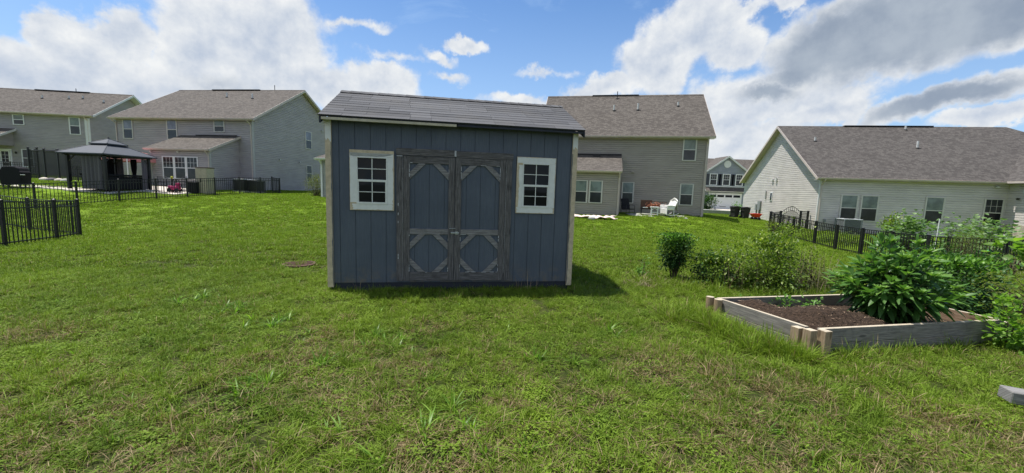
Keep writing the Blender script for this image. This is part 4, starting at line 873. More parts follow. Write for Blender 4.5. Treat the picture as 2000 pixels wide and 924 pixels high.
fence('picket_fence', 'black metal fence corner nearest the camera at the left edge', [(-12.9, 9.0), (-13.48, 10.68), (-14.25, 12.6), (-14.7, 13.7), (-16.5, 14.6), (-18.35, 15.35), (-20.4, 16.05), (-22.6, 16.9)], h=1.2, pr=.036, pw=.011, pk=.15)
fence('picket_fence', 'far low black fence across the lawn behind the gazebo, at the french door house', [(-46, 33), (-43.5, 33.2), (-41, 33.4), (-38.5, 33.6), (-36, 33.8), (-33.5, 34)], h=1.2, pk=.16, pw=.011)
RT = [(16.41, 25.93), (16.25, 23.5), (16.16, 21.63), (16.06, 20.08), (15.97, 18.49), (15.86, 16.9), (15.78, 15.35)]
fence('picket_fence', 'black metal fence running along the vegetable garden at the right', RT + [(16.45, 15.25), (18.5, 15.1), (20.9, 14.9)], h=1.2, pr=.04, pw=.013, pk=.12)
def gate_run():
    P = [(16.41, 25.93), (17.75, 27.0), (19.85, 28.1), (20.7, 28.6)]; A = P[0]; zA = g1(*A)
    r = fence('picket_fence', 'short black fence with an arched gate, meeting the right house corner', [(16.5, 26.05)] + P[1:], gate=[1], pr=.055, pw=.011, rails=(.09, .70, .86, 1.0))
    O = Vector(r.location); p, q = Vector((P[1][0], P[1][1], g1(*P[1]))) - O, Vector((P[2][0], P[2][1], g1(*P[2]))) - O
    d = (q - p); L = d.length; d.normalize(); n = Vector((d.y, -d.x, 0)); f = Fr(p, d, n); m = MB(); arch = lambda s, k=.42: 1.12 + k * math.sin(math.pi * s / L)
    m.tube([f(L * k / 16, 0, arch(L * k / 16)) for k in range(17)], .018, 6); m.tube([f(L * k / 16, 0, arch(L * k / 16) - .26) for k in range(17)], .014, 6); m.tube([f(.07, 0, .8), f(L - .07, 0, .8)], .014, 6); m.tube([f(.07, 0, .1), f(L - .07, 0, .1)], .016, 6)
    for k in range(1, 20): s = L * k / 20; m.box(f, s - .009, s + .009, -.009, .009, .1, arch(s) if k % 2 else arch(s) - .26)
    m.box(f, .065, .10, -.018, .018, .06, 1.15); m.box(f, L - .10, L - .065, -.018, .018, .06, 1.15); g = m.build('gate', m_black, r); tag(g, 'arched double rail gate')
gate_run()

# ------------------------------------------------------------------ paving
def paving(name, poly, h=.06, mat=None, kind='structure'):
    Z = [g1(*p) for p in poly]; m = MB(); zz = [z + h for z in Z]
    top = [Vector((p[0], p[1], z)) for p, z in zip(poly, zz)]; m.face(top, [(p[0], p[1]) for p in poly])
    for i in range(len(poly)): j = (i + 1) % len(poly); m.face([top[j], top[i], top[i] - Vector((0, 0, .4)), top[j] - Vector((0, 0, .4))])
    o = m.build(name, mat or m_conc); return tag(o, kind=kind)
paving('patio', [(-27.2, 24.6), (-24.35, 24.6), (-24.35, 26.6), (-22.4, 26.9), (-22.2, 29.6), (-23.4, 30.8), (-27.4, 30.8)], .06)
paving('path', [(-38, 25.4), (-27.25, 24.9), (-27.25, 25.9), (-38, 26.6)], .05); paving('terrace', [(-52, 33.6), (-33.5, 35.2), (-34.5, 38.9), (-52, 37.2)], .10)
paving('patio', [(7.95, 27.45), (11.55, 26.8), (11.85, 28.15), (9.2, 28.9), (8.0, 28.9)], .05, m_concg)
paving('driveway', [(30.3, 63.9), (35.9, 63.9), (34.5, 50), (28.5, 50)], .05, m_conc); paving('path', [(20, 47.5), (29, 48), (29, 49.2), (20, 48.7)], .05, m_conc)
paving('street', [(-10, 44), (60, 46), (60, 47.2), (-10, 46)], .04, m_concg)

# ------------------------------------------------------------------ gazebo and left yard
def gazebo():
    cx, cy = -25.85, 26.3; z = g1(cx, cy) + .05; ya = 0.; r = empty('gazebo', (cx, cy, z), ya, 'dark metal gazebo with blue grey two-tier roof and drawn grey curtains', 'gazebo')
    a, b = 1.12, 1.5; h = 2.05; ea, eb = 1.42, 1.85
    def pyr(name, ea, eb, z0, z1, ta, tb, mat):
        m = MB(); E_ = [Vector((sx * ea, sy * eb, z0)) for sx, sy in ((-1, -1), (1, -1), (1, 1), (-1, 1))]; T_ = [Vector((sx * ta, sy * tb, z1)) for sx, sy in ((-1, -1), (1, -1), (1, 1), (-1, 1))]
        for i in range(4): j = (i + 1) % 4; m.face([E_[i], E_[j], T_[j], T_[i]]); m.face([E_[j] - Vector((0, 0, .07)), E_[i] - Vector((0, 0, .07)), T_[i] - Vector((0, 0, .07)), T_[j] - Vector((0, 0, .07))]); m.face([E_[i] - Vector((0, 0, .07)), E_[j] - Vector((0, 0, .07)), E_[j], E_[i]])
        m.face(T_)
        for i in range(4): m.tube([E_[i], T_[i]], .025, 6)
        return m.build(name, mat, r)
    pyr('lower_roof', ea, eb, h + .12, h + .74, .42, .52, m_gazroof); pyr('upper_roof', .58, .70, h + .80, h + 1.12, .03, .03, m_gazroof)
    m = MB(); m.box(I3, -.40, .40, -.5, .5, h + .68, h + .85); m.build('roof_vent', m_fabric_d, r)
    m = MB(); m.lathe((0, 0, h + 1.1), [(.05, 0), (.03, .05), (.06, .1), (.001, .17)], 8); m.build('finial', m_black, r)
    m = MB(); m.box(I3, -ea + .1, ea - .1, -b - .05, -b + .05, h - .02, h + .12); m.box(I3, -ea + .1, ea - .1, b - .05, b + .05, h - .02, h + .12); m.box(I3, -a - .05, -a + .05, -eb + .1, eb - .1, h - .02, h + .12); m.box(I3, a - .05, a + .05, -eb + .1, eb - .1, h - .02, h + .12); m.build('beam', m_black, r)
    for sx in (-1, 1):
        for sy in (-1, 1):
            m = MB(); m.box(I3, sx * a - .07, sx * a + .07, sy * b - .07, sy * b + .07, 0, h); m.build('post', m_black, r)
            m = MB(); m.tube([(sx * a, sy * b, h - .45), (sx * (a - .45), sy * b, h)], .025, 6); m.tube([(sx * a, sy * b, h - .45), (sx * a, sy * (b - .45), h)], .025, 6); m.build('brace', m_black, r)
    def curtain(x0, y0, x1, y1, n, amp, mat, tie=0.):
        m = MB(); P = []; K = n * 8; d = Vector((x1 - x0, y1 - y0, 0)); L = d.length; d.normalize(); nn = Vector((d.y, -d.x, 0))
        for zi in range(7):
            zt = zi / 6; row = []; pin = 1 - tie * math.exp(-((zt - .45) / .2) ** 2)
            for k in range(K + 1):
                s = L / 2 + (k / K - .5) * L * pin; row.append(Vector((x0, y0, 0)) + d * s + nn * amp * math.sin(k / K * n * 6.283 + .5 * math.sin(k)) * (1.1 - .5 * zt) + Vector((0, 0, .03 + (h - .08) * zt)))
            P.append(row)
        for i in range(6):
            for k in range(K): m.face([P[i][k], P[i][k + 1], P[i + 1][k + 1], P[i + 1][k]])
        return m.build('curtain', mat, r, smooth=True)
    curtain(-.25, -b, .95, -b, 5, .08, m_fabric); curtain(a, b - .55, a, b - .12, 3, .05, m_fabric); curtain(-a, .6, -a, b - .1, 3, .06, m_fabric_d); curtain(-.1, b, .3, b, 3, .06, m_fabric_d, .5); curtain(-a + .08, b, -a + .5, b, 4, .05, m_fabric)
    # covered tub inside
    t = empty('hot_tub', (cx + .1, cy + .1, z), 1.5708, 'black boxy hot tub with closed cover standing inside the gazebo', 'hot tub')
    m = MB()
    m.box(I3, -1.25, 1.25, -.85, .85, 0, .82); m.build('cabinet', m_fabric_d, t, bevel=.04)
    m = MB(); m.box(I3, -1.30, 1.30, -.90, .90, .83, .95); m.build('cover', m_fabric_d, t, bevel=.03)
    m = MB()
    for k in range(-6, 7): m.box(I3, k * .19 - .006, k * .19 + .006, -.862, -.851, .05, .78)
    m.build('cabinet_slat', m_black, t)
gazebo()
def net():
    P = [(-37.8, 32.0), (-37.1, 32.0), (-36.0, 31.5), (-34.4, 31.0), (-33.0, 30.5), (-29.5, 30.2)]; z = g1(-35, 31.2); r = empty('net_enclosure', (-35, 31.2, z), 0, 'tall black mesh screen strung between dark poles, left of the gazebo', 'screen')
    L = [Vector((x + 35, y - 31.2, 0)) for x, y in P]; hs = [2.5, 2.5, 2.4, 2.35, 2.25, 2.1]
    for p, h in zip(L, hs):
        m = MB(); m.tube([p, p + Vector((0, 0, h))], .06, 8); m.lathe(p + Vector((0, 0, h)), [(.09, 0), (.09, .05), (.001, .09)], 8); m.build('pole', m_black, r)
    for i in range(len(L) - 1):
        m = MB(); K = 8
        for k in range(K):
            def pt(kk, top): 
                t_ = kk / K; p = L[i].lerp(L[i + 1], t_); hh = hs[i] * (1 - t_) + hs[i + 1] * t_ - .3 * math.sin(math.pi * t_) * .5; return p + Vector((0, 0, hh if top else .15))
            m.face([pt(k, 0), pt(k + 1, 0), pt(k + 1, 1), pt(k, 1)])
        m.build('net', m_net, r)
    m = MB()
    for i in range(2, 5): m.tube([L[i] + Vector((-.8, -.1, hs[i] - .15)), L[i] + Vector((.8, .1, hs[i] - .05))], .05, 6)
    m.build('crossbar', m_black, r)
    for k, (x, y, c) in enumerate(((-35.6, 31.0, m_conc), (-34.8, 30.8, m_fabric), (-33.9, 30.5, m_conc), (-33.0, 30.1, m_concg))):
        o = MB().lathe((0, 0, 0), [(.02, -.02), (.28, 0), (.24, .16), (.1, .24), (.001, .26)], 9, 1.3, 1).build('garden_stone', c, smooth=True); o.location = (x, y, g1(x, y)); o.rotation_euler.z = k
        tag(o, 'pale rounded stone at the foot of the mesh screen', 'stone', 'stones under the mesh screen')
net()
def pink():
    x, y = -29.0, 30.9; z = g1(x, y); r = empty('canopy', (x, y, z), -.13, 'pink fabric canopy on thin poles seen behind the gazebo', 'canopy')
    m = MB(); a, b, h0, h1 = 1.35, 1.2, 2.15, 2.75
    E_ = [Vector((sx * a, sy * b, h0)) for sx, sy in ((-1, -1), (1, -1), (1, 1), (-1, 1))]; T_ = Vector((-.5, 0, h1 + .15))
    for i in range(4): j = (i + 1) % 4; m.face([E_[i], E_[j], T_]); m.face([E_[i] - Vector((0, 0, .42)), E_[j] - Vector((0, 0, .42)), E_[j], E_[i]])
    m.build('fabric_top', m_pink, r)
    for e in E_: m = MB(); m.tube([(e.x, e.y, 0), e], .03, 6); m.build('pole', m_whitep, r)
pink()
def grill(x, y, ya):
    z = g1(x, y); r = empty('grill', (x, y, z), ya, 'barbecue grill under a black cover on the path, left of the gazebo', 'grill'); m = MB()
    prof = [(-.58, .2), (-.60, 1.0), (-.50, 1.1), (-.42, 1.25), (-.1, 1.30), (.25, 1.29), (.45, 1.2), (.52, 1.02), (.60, .95), (.56, .2)]
    m.prism(Fr((0, -.3, 0), (1, 0, 0), (0, -1, 0)), prof, -.62, .0); m.build('cover', m_fabric_d, r, bevel=.05)
    for sx in (-.45, .45):
        for yy in (.05, -.25): m = MB(); m.box(I3, sx - .03, sx + .03, yy - .03, yy + .03, 0, .3); m.build('leg', m_black, r)
    m = MB(); m.tube([(.72, -.45, .8), (.98, -.45, .8)], .02, 6); m.build('handle', m_galv, r)
grill(-30.1, 24.7, .1)
def patio_chair(x, y, ya, label, cat='chair', name='patio_chair'):
    z = g1(x, y) + .08; r = empty(name, (x, y, z), ya, label, cat, None); m = MB()
    for k in range(7): m.tube([(-.25, .22, .42 + k * .085), (.25, .22, .42 + k * .085)], .012, 5)
    m.tube([(-.27, .2, .4), (-.27, .27, 1.0), (.27, .27, 1.0), (.27, .2, .4)], .018, 6); m.build('backrest', m_black, r)
    m = MB(); m.box(I3, -.27, .27, -.25, .22, .40, .44); m.build('seat', m_fabric_d, r, bevel=.01)
    for sx in (-.26, .26):
        for sy in (-.23, .2): m = MB(); m.tube([(sx, sy, 0), (sx, sy, .64 if sy < 0 else .42)], .017, 6); m.build('leg', m_black, r)
        m = MB(); m.tube([(sx, -.23, .64), (sx, .22, .66)], .02, 6); m.build('armrest', m_black, r)
patio_chair(-23.5, 27.2, .3, 'black slatted patio chair nearest the gazebo, on the left patio'); patio_chair(-23.3, 28.6, -.4, 'black slatted patio chair in front of the sunroom windows, beside the magenta toy')
def patio_table():
    x, y = -24.2, 29.3; r = empty('patio_table', (x, y, g1(x, y) + .08), .1, 'dark round patio table between the gazebo and the sunroom', 'table'); MB().lathe((0, 0, .70), [(.001, 0), (.6, 0), (.62, .02), (.6, .04), (.001, .04)], 24).build('tabletop', m_black, r)
    for k in range(4): a = k * 1.57 + .7; MB().tube([(.1 * math.cos(a), .1 * math.sin(a), .7), (.4 * math.cos(a), .4 * math.sin(a), 0)], .02, 6).build('leg', m_black, r)
patio_table()
def toy():
    x, y = -23.0, 27.7; r = empty('ride_on_toy', (x, y, g1(x, y) + .08), .2, 'magenta plastic ride-on toy with a black and yellow grip on the left patio', 'toy')
    MB().box(I3, -.32, .32, -.18, .18, .14, .42).build('body', m_magenta, r, bevel=.06); MB().box(I3, .15, .3, -.16, .16, .42, .62).build('seat_back', m_magenta, r, bevel=.03)
    for sx in (-.22, .22):
        for sy in (-.2, .2): MB().tube([(sx, sy - .03, .13), (sx, sy + .03, .13)], .13, 12).build('wheel', m_black, r)
    m = MB(); m.tube([(-.12, 0, .42), (-.12, 0, .95)], .05, 8); m.m = 1; m.lathe((-.12, 0, .9), [(.05, 0), (.08, .05), (.07, .14), (.001, .17)], 10); m.build('handle', [m_black, simple('plastic_yellow', (.45, .42, .03), .4)], r)
toy()
def bench_box():
    x, y = -22.75, 29.3; r = empty('storage_bench', (x, y, g1(x, y) + .05), -.13, 'low black wicker storage box below the sunroom windows', 'storage box')
    MB().box(I3, -.55, .55, -.3, .3, 0, .55).build('body', m_fabric_d, r, bevel=.02); MB().box(I3, -.58, .58, -.33, .33, .56, .62).build('lid', m_black, r, bevel=.01)
    x, y = -22.3, 28.5; r = empty('speaker_box', (x, y, g1(x, y) + .02), .05, 'black box bin standing directly left of the tan cabinet', 'bin'); MB().box(I3, -.3, .3, -.28, .28, 0, .72).build('body', m_fabric_d, r, bevel=.02); MB().box(I3, -.32, .32, -.3, .3, .725, .78).build('lid', m_black, r, bevel=.01)
bench_box()
def cabinet():
    x, y = -21.75, 28.9; r = empty('storage_cabinet', (x, y, g1(x, y)), -.134, 'tan resin storage cabinet with brown lid beside the sunroom corner', 'cabinet')
    MB().box(I3, -.48, .42, -.30, .30, 0, 1.78).build('body', m_tan, r, bevel=.015); MB().box(I3, -.51, .45, -.33, .33, 1.785, 1.85).build('lid', m_brown, r, bevel=.01)
    for a, b in ((-.47, -.035), (-.025, .41)): d = MB().box(I3, a, b, -.325, -.302, .04, 1.74).build('door', m_tan, r, bevel=.008)
    MB().box(I3, -.11, -.05, -.35, -.326, .80, 1.08).build('handle', m_black, r, bevel=.01)
cabinet()
def ac(x, y, ya, label, s, h, mat, top):
    r = empty('air_conditioner', (x, y, g1(x, y)), ya, label, 'air conditioner'); MB().box(I3, -s - .08, s + .08, -s - .08, s + .08, -.3, .05).build('pad', m_concg, r)
    MB().box(I3, -s + .04, s - .04, -s + .04, s - .04, .05, h - .04).build('coil', m_acblack, r); m = MB(); n = int(h / .05)
    for k in range(1, n): 
        z = .05 + k * .05; m.box(I3, -s, s, -s, -s + .012, z, z + .022); m.box(I3, -s, s, s - .012, s, z, z + .022); m.box(I3, -s, -s + .012, -s + .013, s - .013, z, z + .022); m.box(I3, s - .012, s, -s + .013, s - .013, z, z + .022)
    for sx in (-1, 1):
        for sy in (-1, 1): m.box(I3, sx * s - .02, sx * s + .02, sy * s - .02, sy * s + .02, .05, h)
    m.build('louvred_casing', mat, r); MB().box(I3, -s - .03, s + .03, -s - .03, s + .03, h, h + .05).build('top_cover', top, r, bevel=.01)
    m = MB(); [m.lathe((0, 0, h + .055), [(q, 0), (q + .01, .008), (q + .02, 0)], 20) for q in (.08, .16, .24)]; m.build('fan_guard', m_black, r)
ac(-21.3, 32.2, -.134, 'dark air conditioner unit against the left house wall, behind the fence', .44, .92, m_acblack, m_actop)
ac(-20.4, 32.4, -.134, 'dark air conditioner unit nearer the corner post of the left house', .42, .92, m_acblack, m_actop)
ac(21.95, 26.6, -.174, 'grey air conditioner unit with louvres below the right house windows', .5, .95, m_acgrey, m_actop)

# ------------------------------------------------------------------ centre patio things
def rocking_chair():
    x, y = 10.42, 27.5; z = g1(x, y) + .07; r = empty('rocking_chair', (x, y, z), -1.25, 'white wicker rocking chair facing left on the centre patio, cloth over its back', 'chair')
    m = MB(); n = 12
    K = 12; P = [[Vector((-.33 + .66 * i / K, .22 + .28 * j / 8 + .05 * math.cos((i / K - .5) * 3), .42 + .72 * j / 8 - .16 * (2 * i / K - 1) ** 2 * (j / 8))) for i in range(K + 1)] for j in range(9)]
    for j in range(8):
        for i in range(K): m.face([P[j][i], P[j][i + 1], P[j + 1][i + 1], P[j + 1][i]]); q = [p + Vector((0, .05, 0)) for p in (P[j][i], P[j + 1][i], P[j + 1][i + 1], P[j][i + 1])]; m.face(q)
    m.tube(P[8], .035, 6); m.tube([p[0] for p in P], .035, 6); m.tube([p[-1] for p in P], .035, 6); m.build('backrest', m_wicker, r)
    MB().box(I3, -.33, .33, -.3, .25, .38, .46).build('seat', m_wicker, r, bevel=.02); MB().box(I3, -.33, .33, -.3, -.27, .14, .38).build('apron', m_wicker, r)
    for s in (-1, 1):
        m = MB(); m.tube([(s * .36, -.32, .66), (s * .37, -.1, .68), (s * .36, .3, .66)], .04, 8); m.build('armrest', m_wicker, r); m = MB(); m.box(I3, s * .36 - .012, s * .36 + .012, -.3, .24, .44, .64); m.build('arm_panel', m_wicker, r)
        m = MB(); m.tube([(s * .34, -.55 + 1.2 * k / 10, .03 + .14 * (2 * k / 10 - 1) ** 2) for k in range(11)], .022, 6); m.build('rocker', m_wicker, r)
        for yy in (-.3, .25): m = MB(); m.tube([(s * .34, yy, .06), (s * .35, yy, .64)], .024, 6); m.build('leg', m_wicker, r)
    c = MB(); Q = [[Vector((-.36 + .72 * i / 8, .46 + .16 * (j / 5) + .02 * math.sin(i * 1.7 + j), 1.17 - .75 * (j / 5) ** 1.3 - .05 * math.sin(i) - .14 * (2 * i / 8 - 1) ** 2)) for i in range(9)] for j in range(6)]
    for j in range(5):
        for i in range(8): c.face([Q[j][i], Q[j][i + 1], Q[j + 1][i + 1], Q[j + 1][i]])
    o = c.build('throw_cloth', simple('cloth_white', (.55, .54, .50), .9), smooth=True); o.matrix_world = Matrix.Translation((x, y, z)) @ Matrix.Rotation(-1.25, 4, 'Z'); sm = o.modifiers.new('t', 'SOLIDIFY'); sm.thickness = .012
    tag(o, 'off-white cloth draped over the back of the white rocking chair', 'cloth')
rocking_chair()
def side_table():
    x, y = 9.5, 27.35; r = empty('side_table', (x, y, g1(x, y) + .07), -.2, 'small white side table in front of the rusty bench on the centre patio', 'table'); r.scale = (.75, .8, .95)
    MB().box(I3, -.36, .36, -.24, .24, .55, .61).build('tabletop', m_whitep, r, bevel=.01)
    for sx in (-.27, .27):
        for sy in (-.16, .16): MB().box(I3, sx - .035, sx + .035, sy - .035, sy + .035, 0, .549).build('leg', m_whitep, r, bevel=.005)
    m = MB(); m.tube([(-.24 + .48 * k / 8, -.16, .38 + .12 * math.sin(math.pi * k / 8)) for k in range(9)], .022, 6); m.box(I3, -.24, .24, -.18, -.15, .2, .25); m.build('stretcher', m_whitep, r)
side_table()
def rust_bench():
    x, y = 9.75, 28.15; r = empty('fire_pit_bench', (x, y, g1(x, y) + .07), -.2, 'dark rusty metal bench against the centre house wall', 'bench')
    MB().box(I3, -.9, .9, -.2, .2, .40, .45).build('seat', m_black, r); m = MB(); m.box(I3, -.9, -.15, .2, .24, .3, .95); m.box(I3, -.85, .85, .205, .235, .82, .86); m.build('backrest', m_rust, r)
    for sx in (-.86, .86): MB().box(I3, sx - .03, sx + .03, -.2, .2, 0, .4).build('leg', m_black, r)
    for a, b in ((-.78, -.45), (.2, .55)): MB().box(I3, a, b, -.24, -.205, .41, .47).build('seat_edge', m_whitep, r)
    o = empty('dried_plant', (x + .05, y - .05, g1(x, y) + .52), 0, 'heap of rust brown dried foliage on the bench behind the white table', 'plant')
    N = 420; P = RS.normal(0, 1, (N, 3)) * [.25, .12, .09] + [0, 0, .14]; P[:, 2] = np.abs(P[:, 2]); V, F, rn = leaves(P, RS.normal(0, 1, (N, 3)), .11, .05, .4)
    q = npmesh('foliage', V, F, rn, m_orange, o); COL.objects.link(q)
rust_bench()
def dark_chair():
    x, y = 7.95, 28.2; z = g1(x, y) + .06; r = empty('lounge_chair', (x, y, z), .35, 'black folding chair in the nook beside the bump-out of the centre house', 'chair')
    m = MB(); m.prism(Fr((-.32, 0, 0), (0, 1, 0), (1, 0, 0)), [(-.3, .38), (.2, .34), (.42, 1.05), (.46, 1.05), (.25, .28), (-.3, .33)], 0, .64); m.build('seat', m_fabric_d, r, bevel=.01)
    for sx in (-.34, .34):
        m = MB(); m.tube([(sx, -.3, 0), (sx, -.28, .6), (sx, .3, .62), (sx, .3, 0)], .02, 6); m.build('leg', m_black, r)
dark_chair()
def tarp():
    nx, ny = 30, 12; X, Y = np.meshgrid(np.linspace(-1.5, 1.5, nx), np.linspace(-.55, .55, ny)); r_ = np.random.RandomState(5)
    Z = .05 + .05 * np.sin(X * 5 + Y * 3) + .05 * np.cos(X * 9 - Y * 7) * (np.abs(X) > .2) + r_.rand(*X.shape) * .05 + .13 * np.exp(-((X + 1.1) ** 2 + Y ** 2) / .05) + .12 * np.exp(-((X - 1.2) ** 2 + Y ** 2) / .04)
    X2 = X + .1 * np.sin(Y * 8); Y2 = Y * (1 + .35 * np.sin(X * 2.7 + 1)) + .08 * np.sin(X * 4)
    i = np.arange(nx * ny).reshape(ny, nx); F = np.stack([i[:-1, :-1], i[:-1, 1:], i[1:, 1:], i[1:, :-1]], -1).reshape(-1, 4)
    x, y = 4.9, 25.4; o = npmesh('tarp', np.stack([X2.ravel(), Y2.ravel(), Z.ravel()], 1), F, Z.ravel(), simple('tarp_pinkish', (.62, .50, .45), .8, var=.2, nscale=4)); COL.objects.link(o); o.location = (x, y, g1(x, y) + .06); s = o.modifiers.new('t', 'SOLIDIFY'); s.thickness = .015
    tag(o, 'crumpled pale pinkish tarp lying on the lawn beside the shed', 'tarp')
    o = MB().lathe((0, 0, 0), [(.14, 0), (.2, .08), (.15, .16), (.001, .2)], 9, 1.2, 1).build('rock', m_concg, smooth=True); x, y = 4.75, 24.4; o.location = (x, y, g1(x, y) + .02); tag(o, 'small grey rock on the lawn in front of the pinkish tarp', 'rock')
tarp()
def bin_(x, y, ya, label):
    r = empty('wheelie_bin', (x, y, g1(x, y)), ya, label, 'bin', 'black bins by the right house'); r.scale = (.86, .86, .95); m = MB()
    b = [(-.24, -.24), (.24, -.24), (.24, .28), (-.24, .28)]; t = [(-.32, -.33), (.32, -.33), (.32, .36), (-.32, .36)]
    B = [Vector((*p, .08)) for p in b]; T_ = [Vector((*p, 1.0)) for p in t]
    for i in range(4): j = (i + 1) % 4; m.face([B[i], B[j], T_[j], T_[i]])
    m.face(B[::-1]); m.face(T_); m.build('body', m_rubber, r, bevel=.02)
    m = MB(); m.prism(Fr((-.34, 0, 0), (0, 1, 0), (1, 0, 0)), [(-.38, 1.01), (.40, 1.01), (.40, 1.05), (.1, 1.11), (-.38, 1.05)], 0, .68); m.build('lid', m_rubber, r, bevel=.01)
    for sx in (-.28, .28): MB().tube([(sx - .03, .32, .13), (sx + .03, .32, .13)], .13, 14).build('wheel', m_rubber, r)
    MB().tube([(-.28, .44, .98), (.28, .44, .98)], .018, 6).build('handle', m_rubber, r)
bin_(19.55, 35.9, 1.9, 'black wheeled bin, the left one of the pair by the sunlit gable'); bin_(20.3, 35.6, 1.7, 'black wheeled bin, the right one of the pair next to the red wheelbarrow')
def barrow():
    x, y = 20.35, 34.1; r = empty('wheelbarrow', (x, y, g1(x, y)), .1, 'red garden cart standing right of the black bins against the sunlit gable', 'wheelbarrow'); m = MB()
    b = [(-.3, -.25), (.3, -.25), (.3, .25), (-.3, .25)]; t = [(-.56, -.38), (.52, -.38), (.52, .38), (-.56, .38)]; B = [Vector((*p, .34)) for p in b]; T_ = [Vector((*p, .68)) for p in t]
    for i in range(4): j = (i + 1) % 4; m.face([B[i], B[j], T_[j], T_[i]]); m.face([T_[i] * .97 + Vector((0, 0, .02)), T_[j] * .97 + Vector((0, 0, .02)), B[j] + Vector((0, 0, .03)), B[i] + Vector((0, 0, .03))])
    m.face(B[::-1]); m.tube([*T_, T_[0]], .022, 6); m.build('tray', m_red, r)
    for sx in (-.28, .25):
        for sy in (-.26, .26): MB().tube([(sx, sy - .04, .17), (sx, sy + .04, .17)], .17, 14).build('wheel', m_rubber, r)
    r.scale = (.72, .72, .8); MB().tube([(-.3, -.2, .3), (.3, -.2, .3), (.5, 0, .28), (.3, .2, .3), (-.3, .2, .3)], .018, 6).build('frame', m_black, r)
barrow()
def white_chair():
    x, y = 22.7, 19.0; z = g1(x, y) + .35; r = empty('garden_chair', (x, y, z), .5, 'white plastic garden chair behind the right hand fence, half hidden by plants', 'chair')
    m = MB(); m.tube([(-.2 + .0, .22, .45), (-.27, .32, .8), (0, .36, .98), (.27, .32, .8), (.2, .22, .45)], .025, 6)
    for k in (-1, 0, 1): m.tube([(k * .1, .22, .45), (k * .13, .33, .88)], .02, 5)
    m.build('backrest', m_whitep, r); MB().box(I3, -.26, .26, -.26, .24, .42, .46).build('seat', m_whitep, r, bevel=.01)
    for sx in (-.25, .25):
        MB().tube([(sx, -.25, .0), (sx, -.25, .65), (sx, .25, .67)], .022, 6).build('armrest', m_whitep, r)
        for sy in (-.23, .23): MB().tube([(sx, sy, 0), (sx * .95, sy, .43)], .022, 6).build('leg', m_whitep, r)
white_chair()
def misc():
    x, y = 18.0, 17.2; o = MB().tube([(0, 0, 0), (0.02, 0, 1.85)], .02, 6).build('garden_stake', m_whitep); o.location = (x, y, g1(x, y)); tag(o, 'thin white stake standing among the vegetable plants', 'stake')
    x, y = 18.9, 16.3; r = empty('plant_tub', (x, y, g1(x, y)), 0, 'green plastic plant tub behind the right hand fence', 'plant pot'); MB().lathe((0, 0, 0), [(.22, 0), (.33, .62), (.36, .62), (.36, .68), (.30, .68), (.28, .55), (.001, .55)], 18).build('pot', m_green, r, smooth=True)
    # storm drain
    x, y = -4.12, 7.78; z = g1(x, y); r = empty('drain_grate', (x, y, z + .02), .35, 'rusty brown round drain cover set in the lawn left of the shed', 'drain cover')
    MB().lathe((0, 0, -.02), [(.30, 0), (.30, .035), (.25, .04), (.25, .03), (.001, .03)], 24).build('rim', m_rust, r); m = MB(); [m.box(I3, -math.sqrt(.0576 - (k * .06) ** 2), math.sqrt(.0576 - (k * .06) ** 2), k * .06 - .012, k * .06 + .012, .011, .022) for k in range(-3, 4)]; m.build('grate_bar', m_rust, r)
    # weathered timber at the right edge
    x, y = 4.17, 3.06; r = empty('garden_timber', (x, y, g1(x, y)), -.35, 'cracked weathered timber with a pale blue block under it, bottom right corner', 'timber')
    MB().box(Fr((0, 0, .03), (1, 0, -.05), (0, 1, 0), (.05, 0, 1)), -.18, 1.3, -.07, .07, 0, .10).build('board', m_wood_brace, r, bevel=.01); MB().box(I3, -.08, .06, -.06, .06, -.1, .028).build('block', simple('pale_blue_paint', (.40, .50, .58), .7, var=.2, nscale=14), r, bevel=.008)
misc()

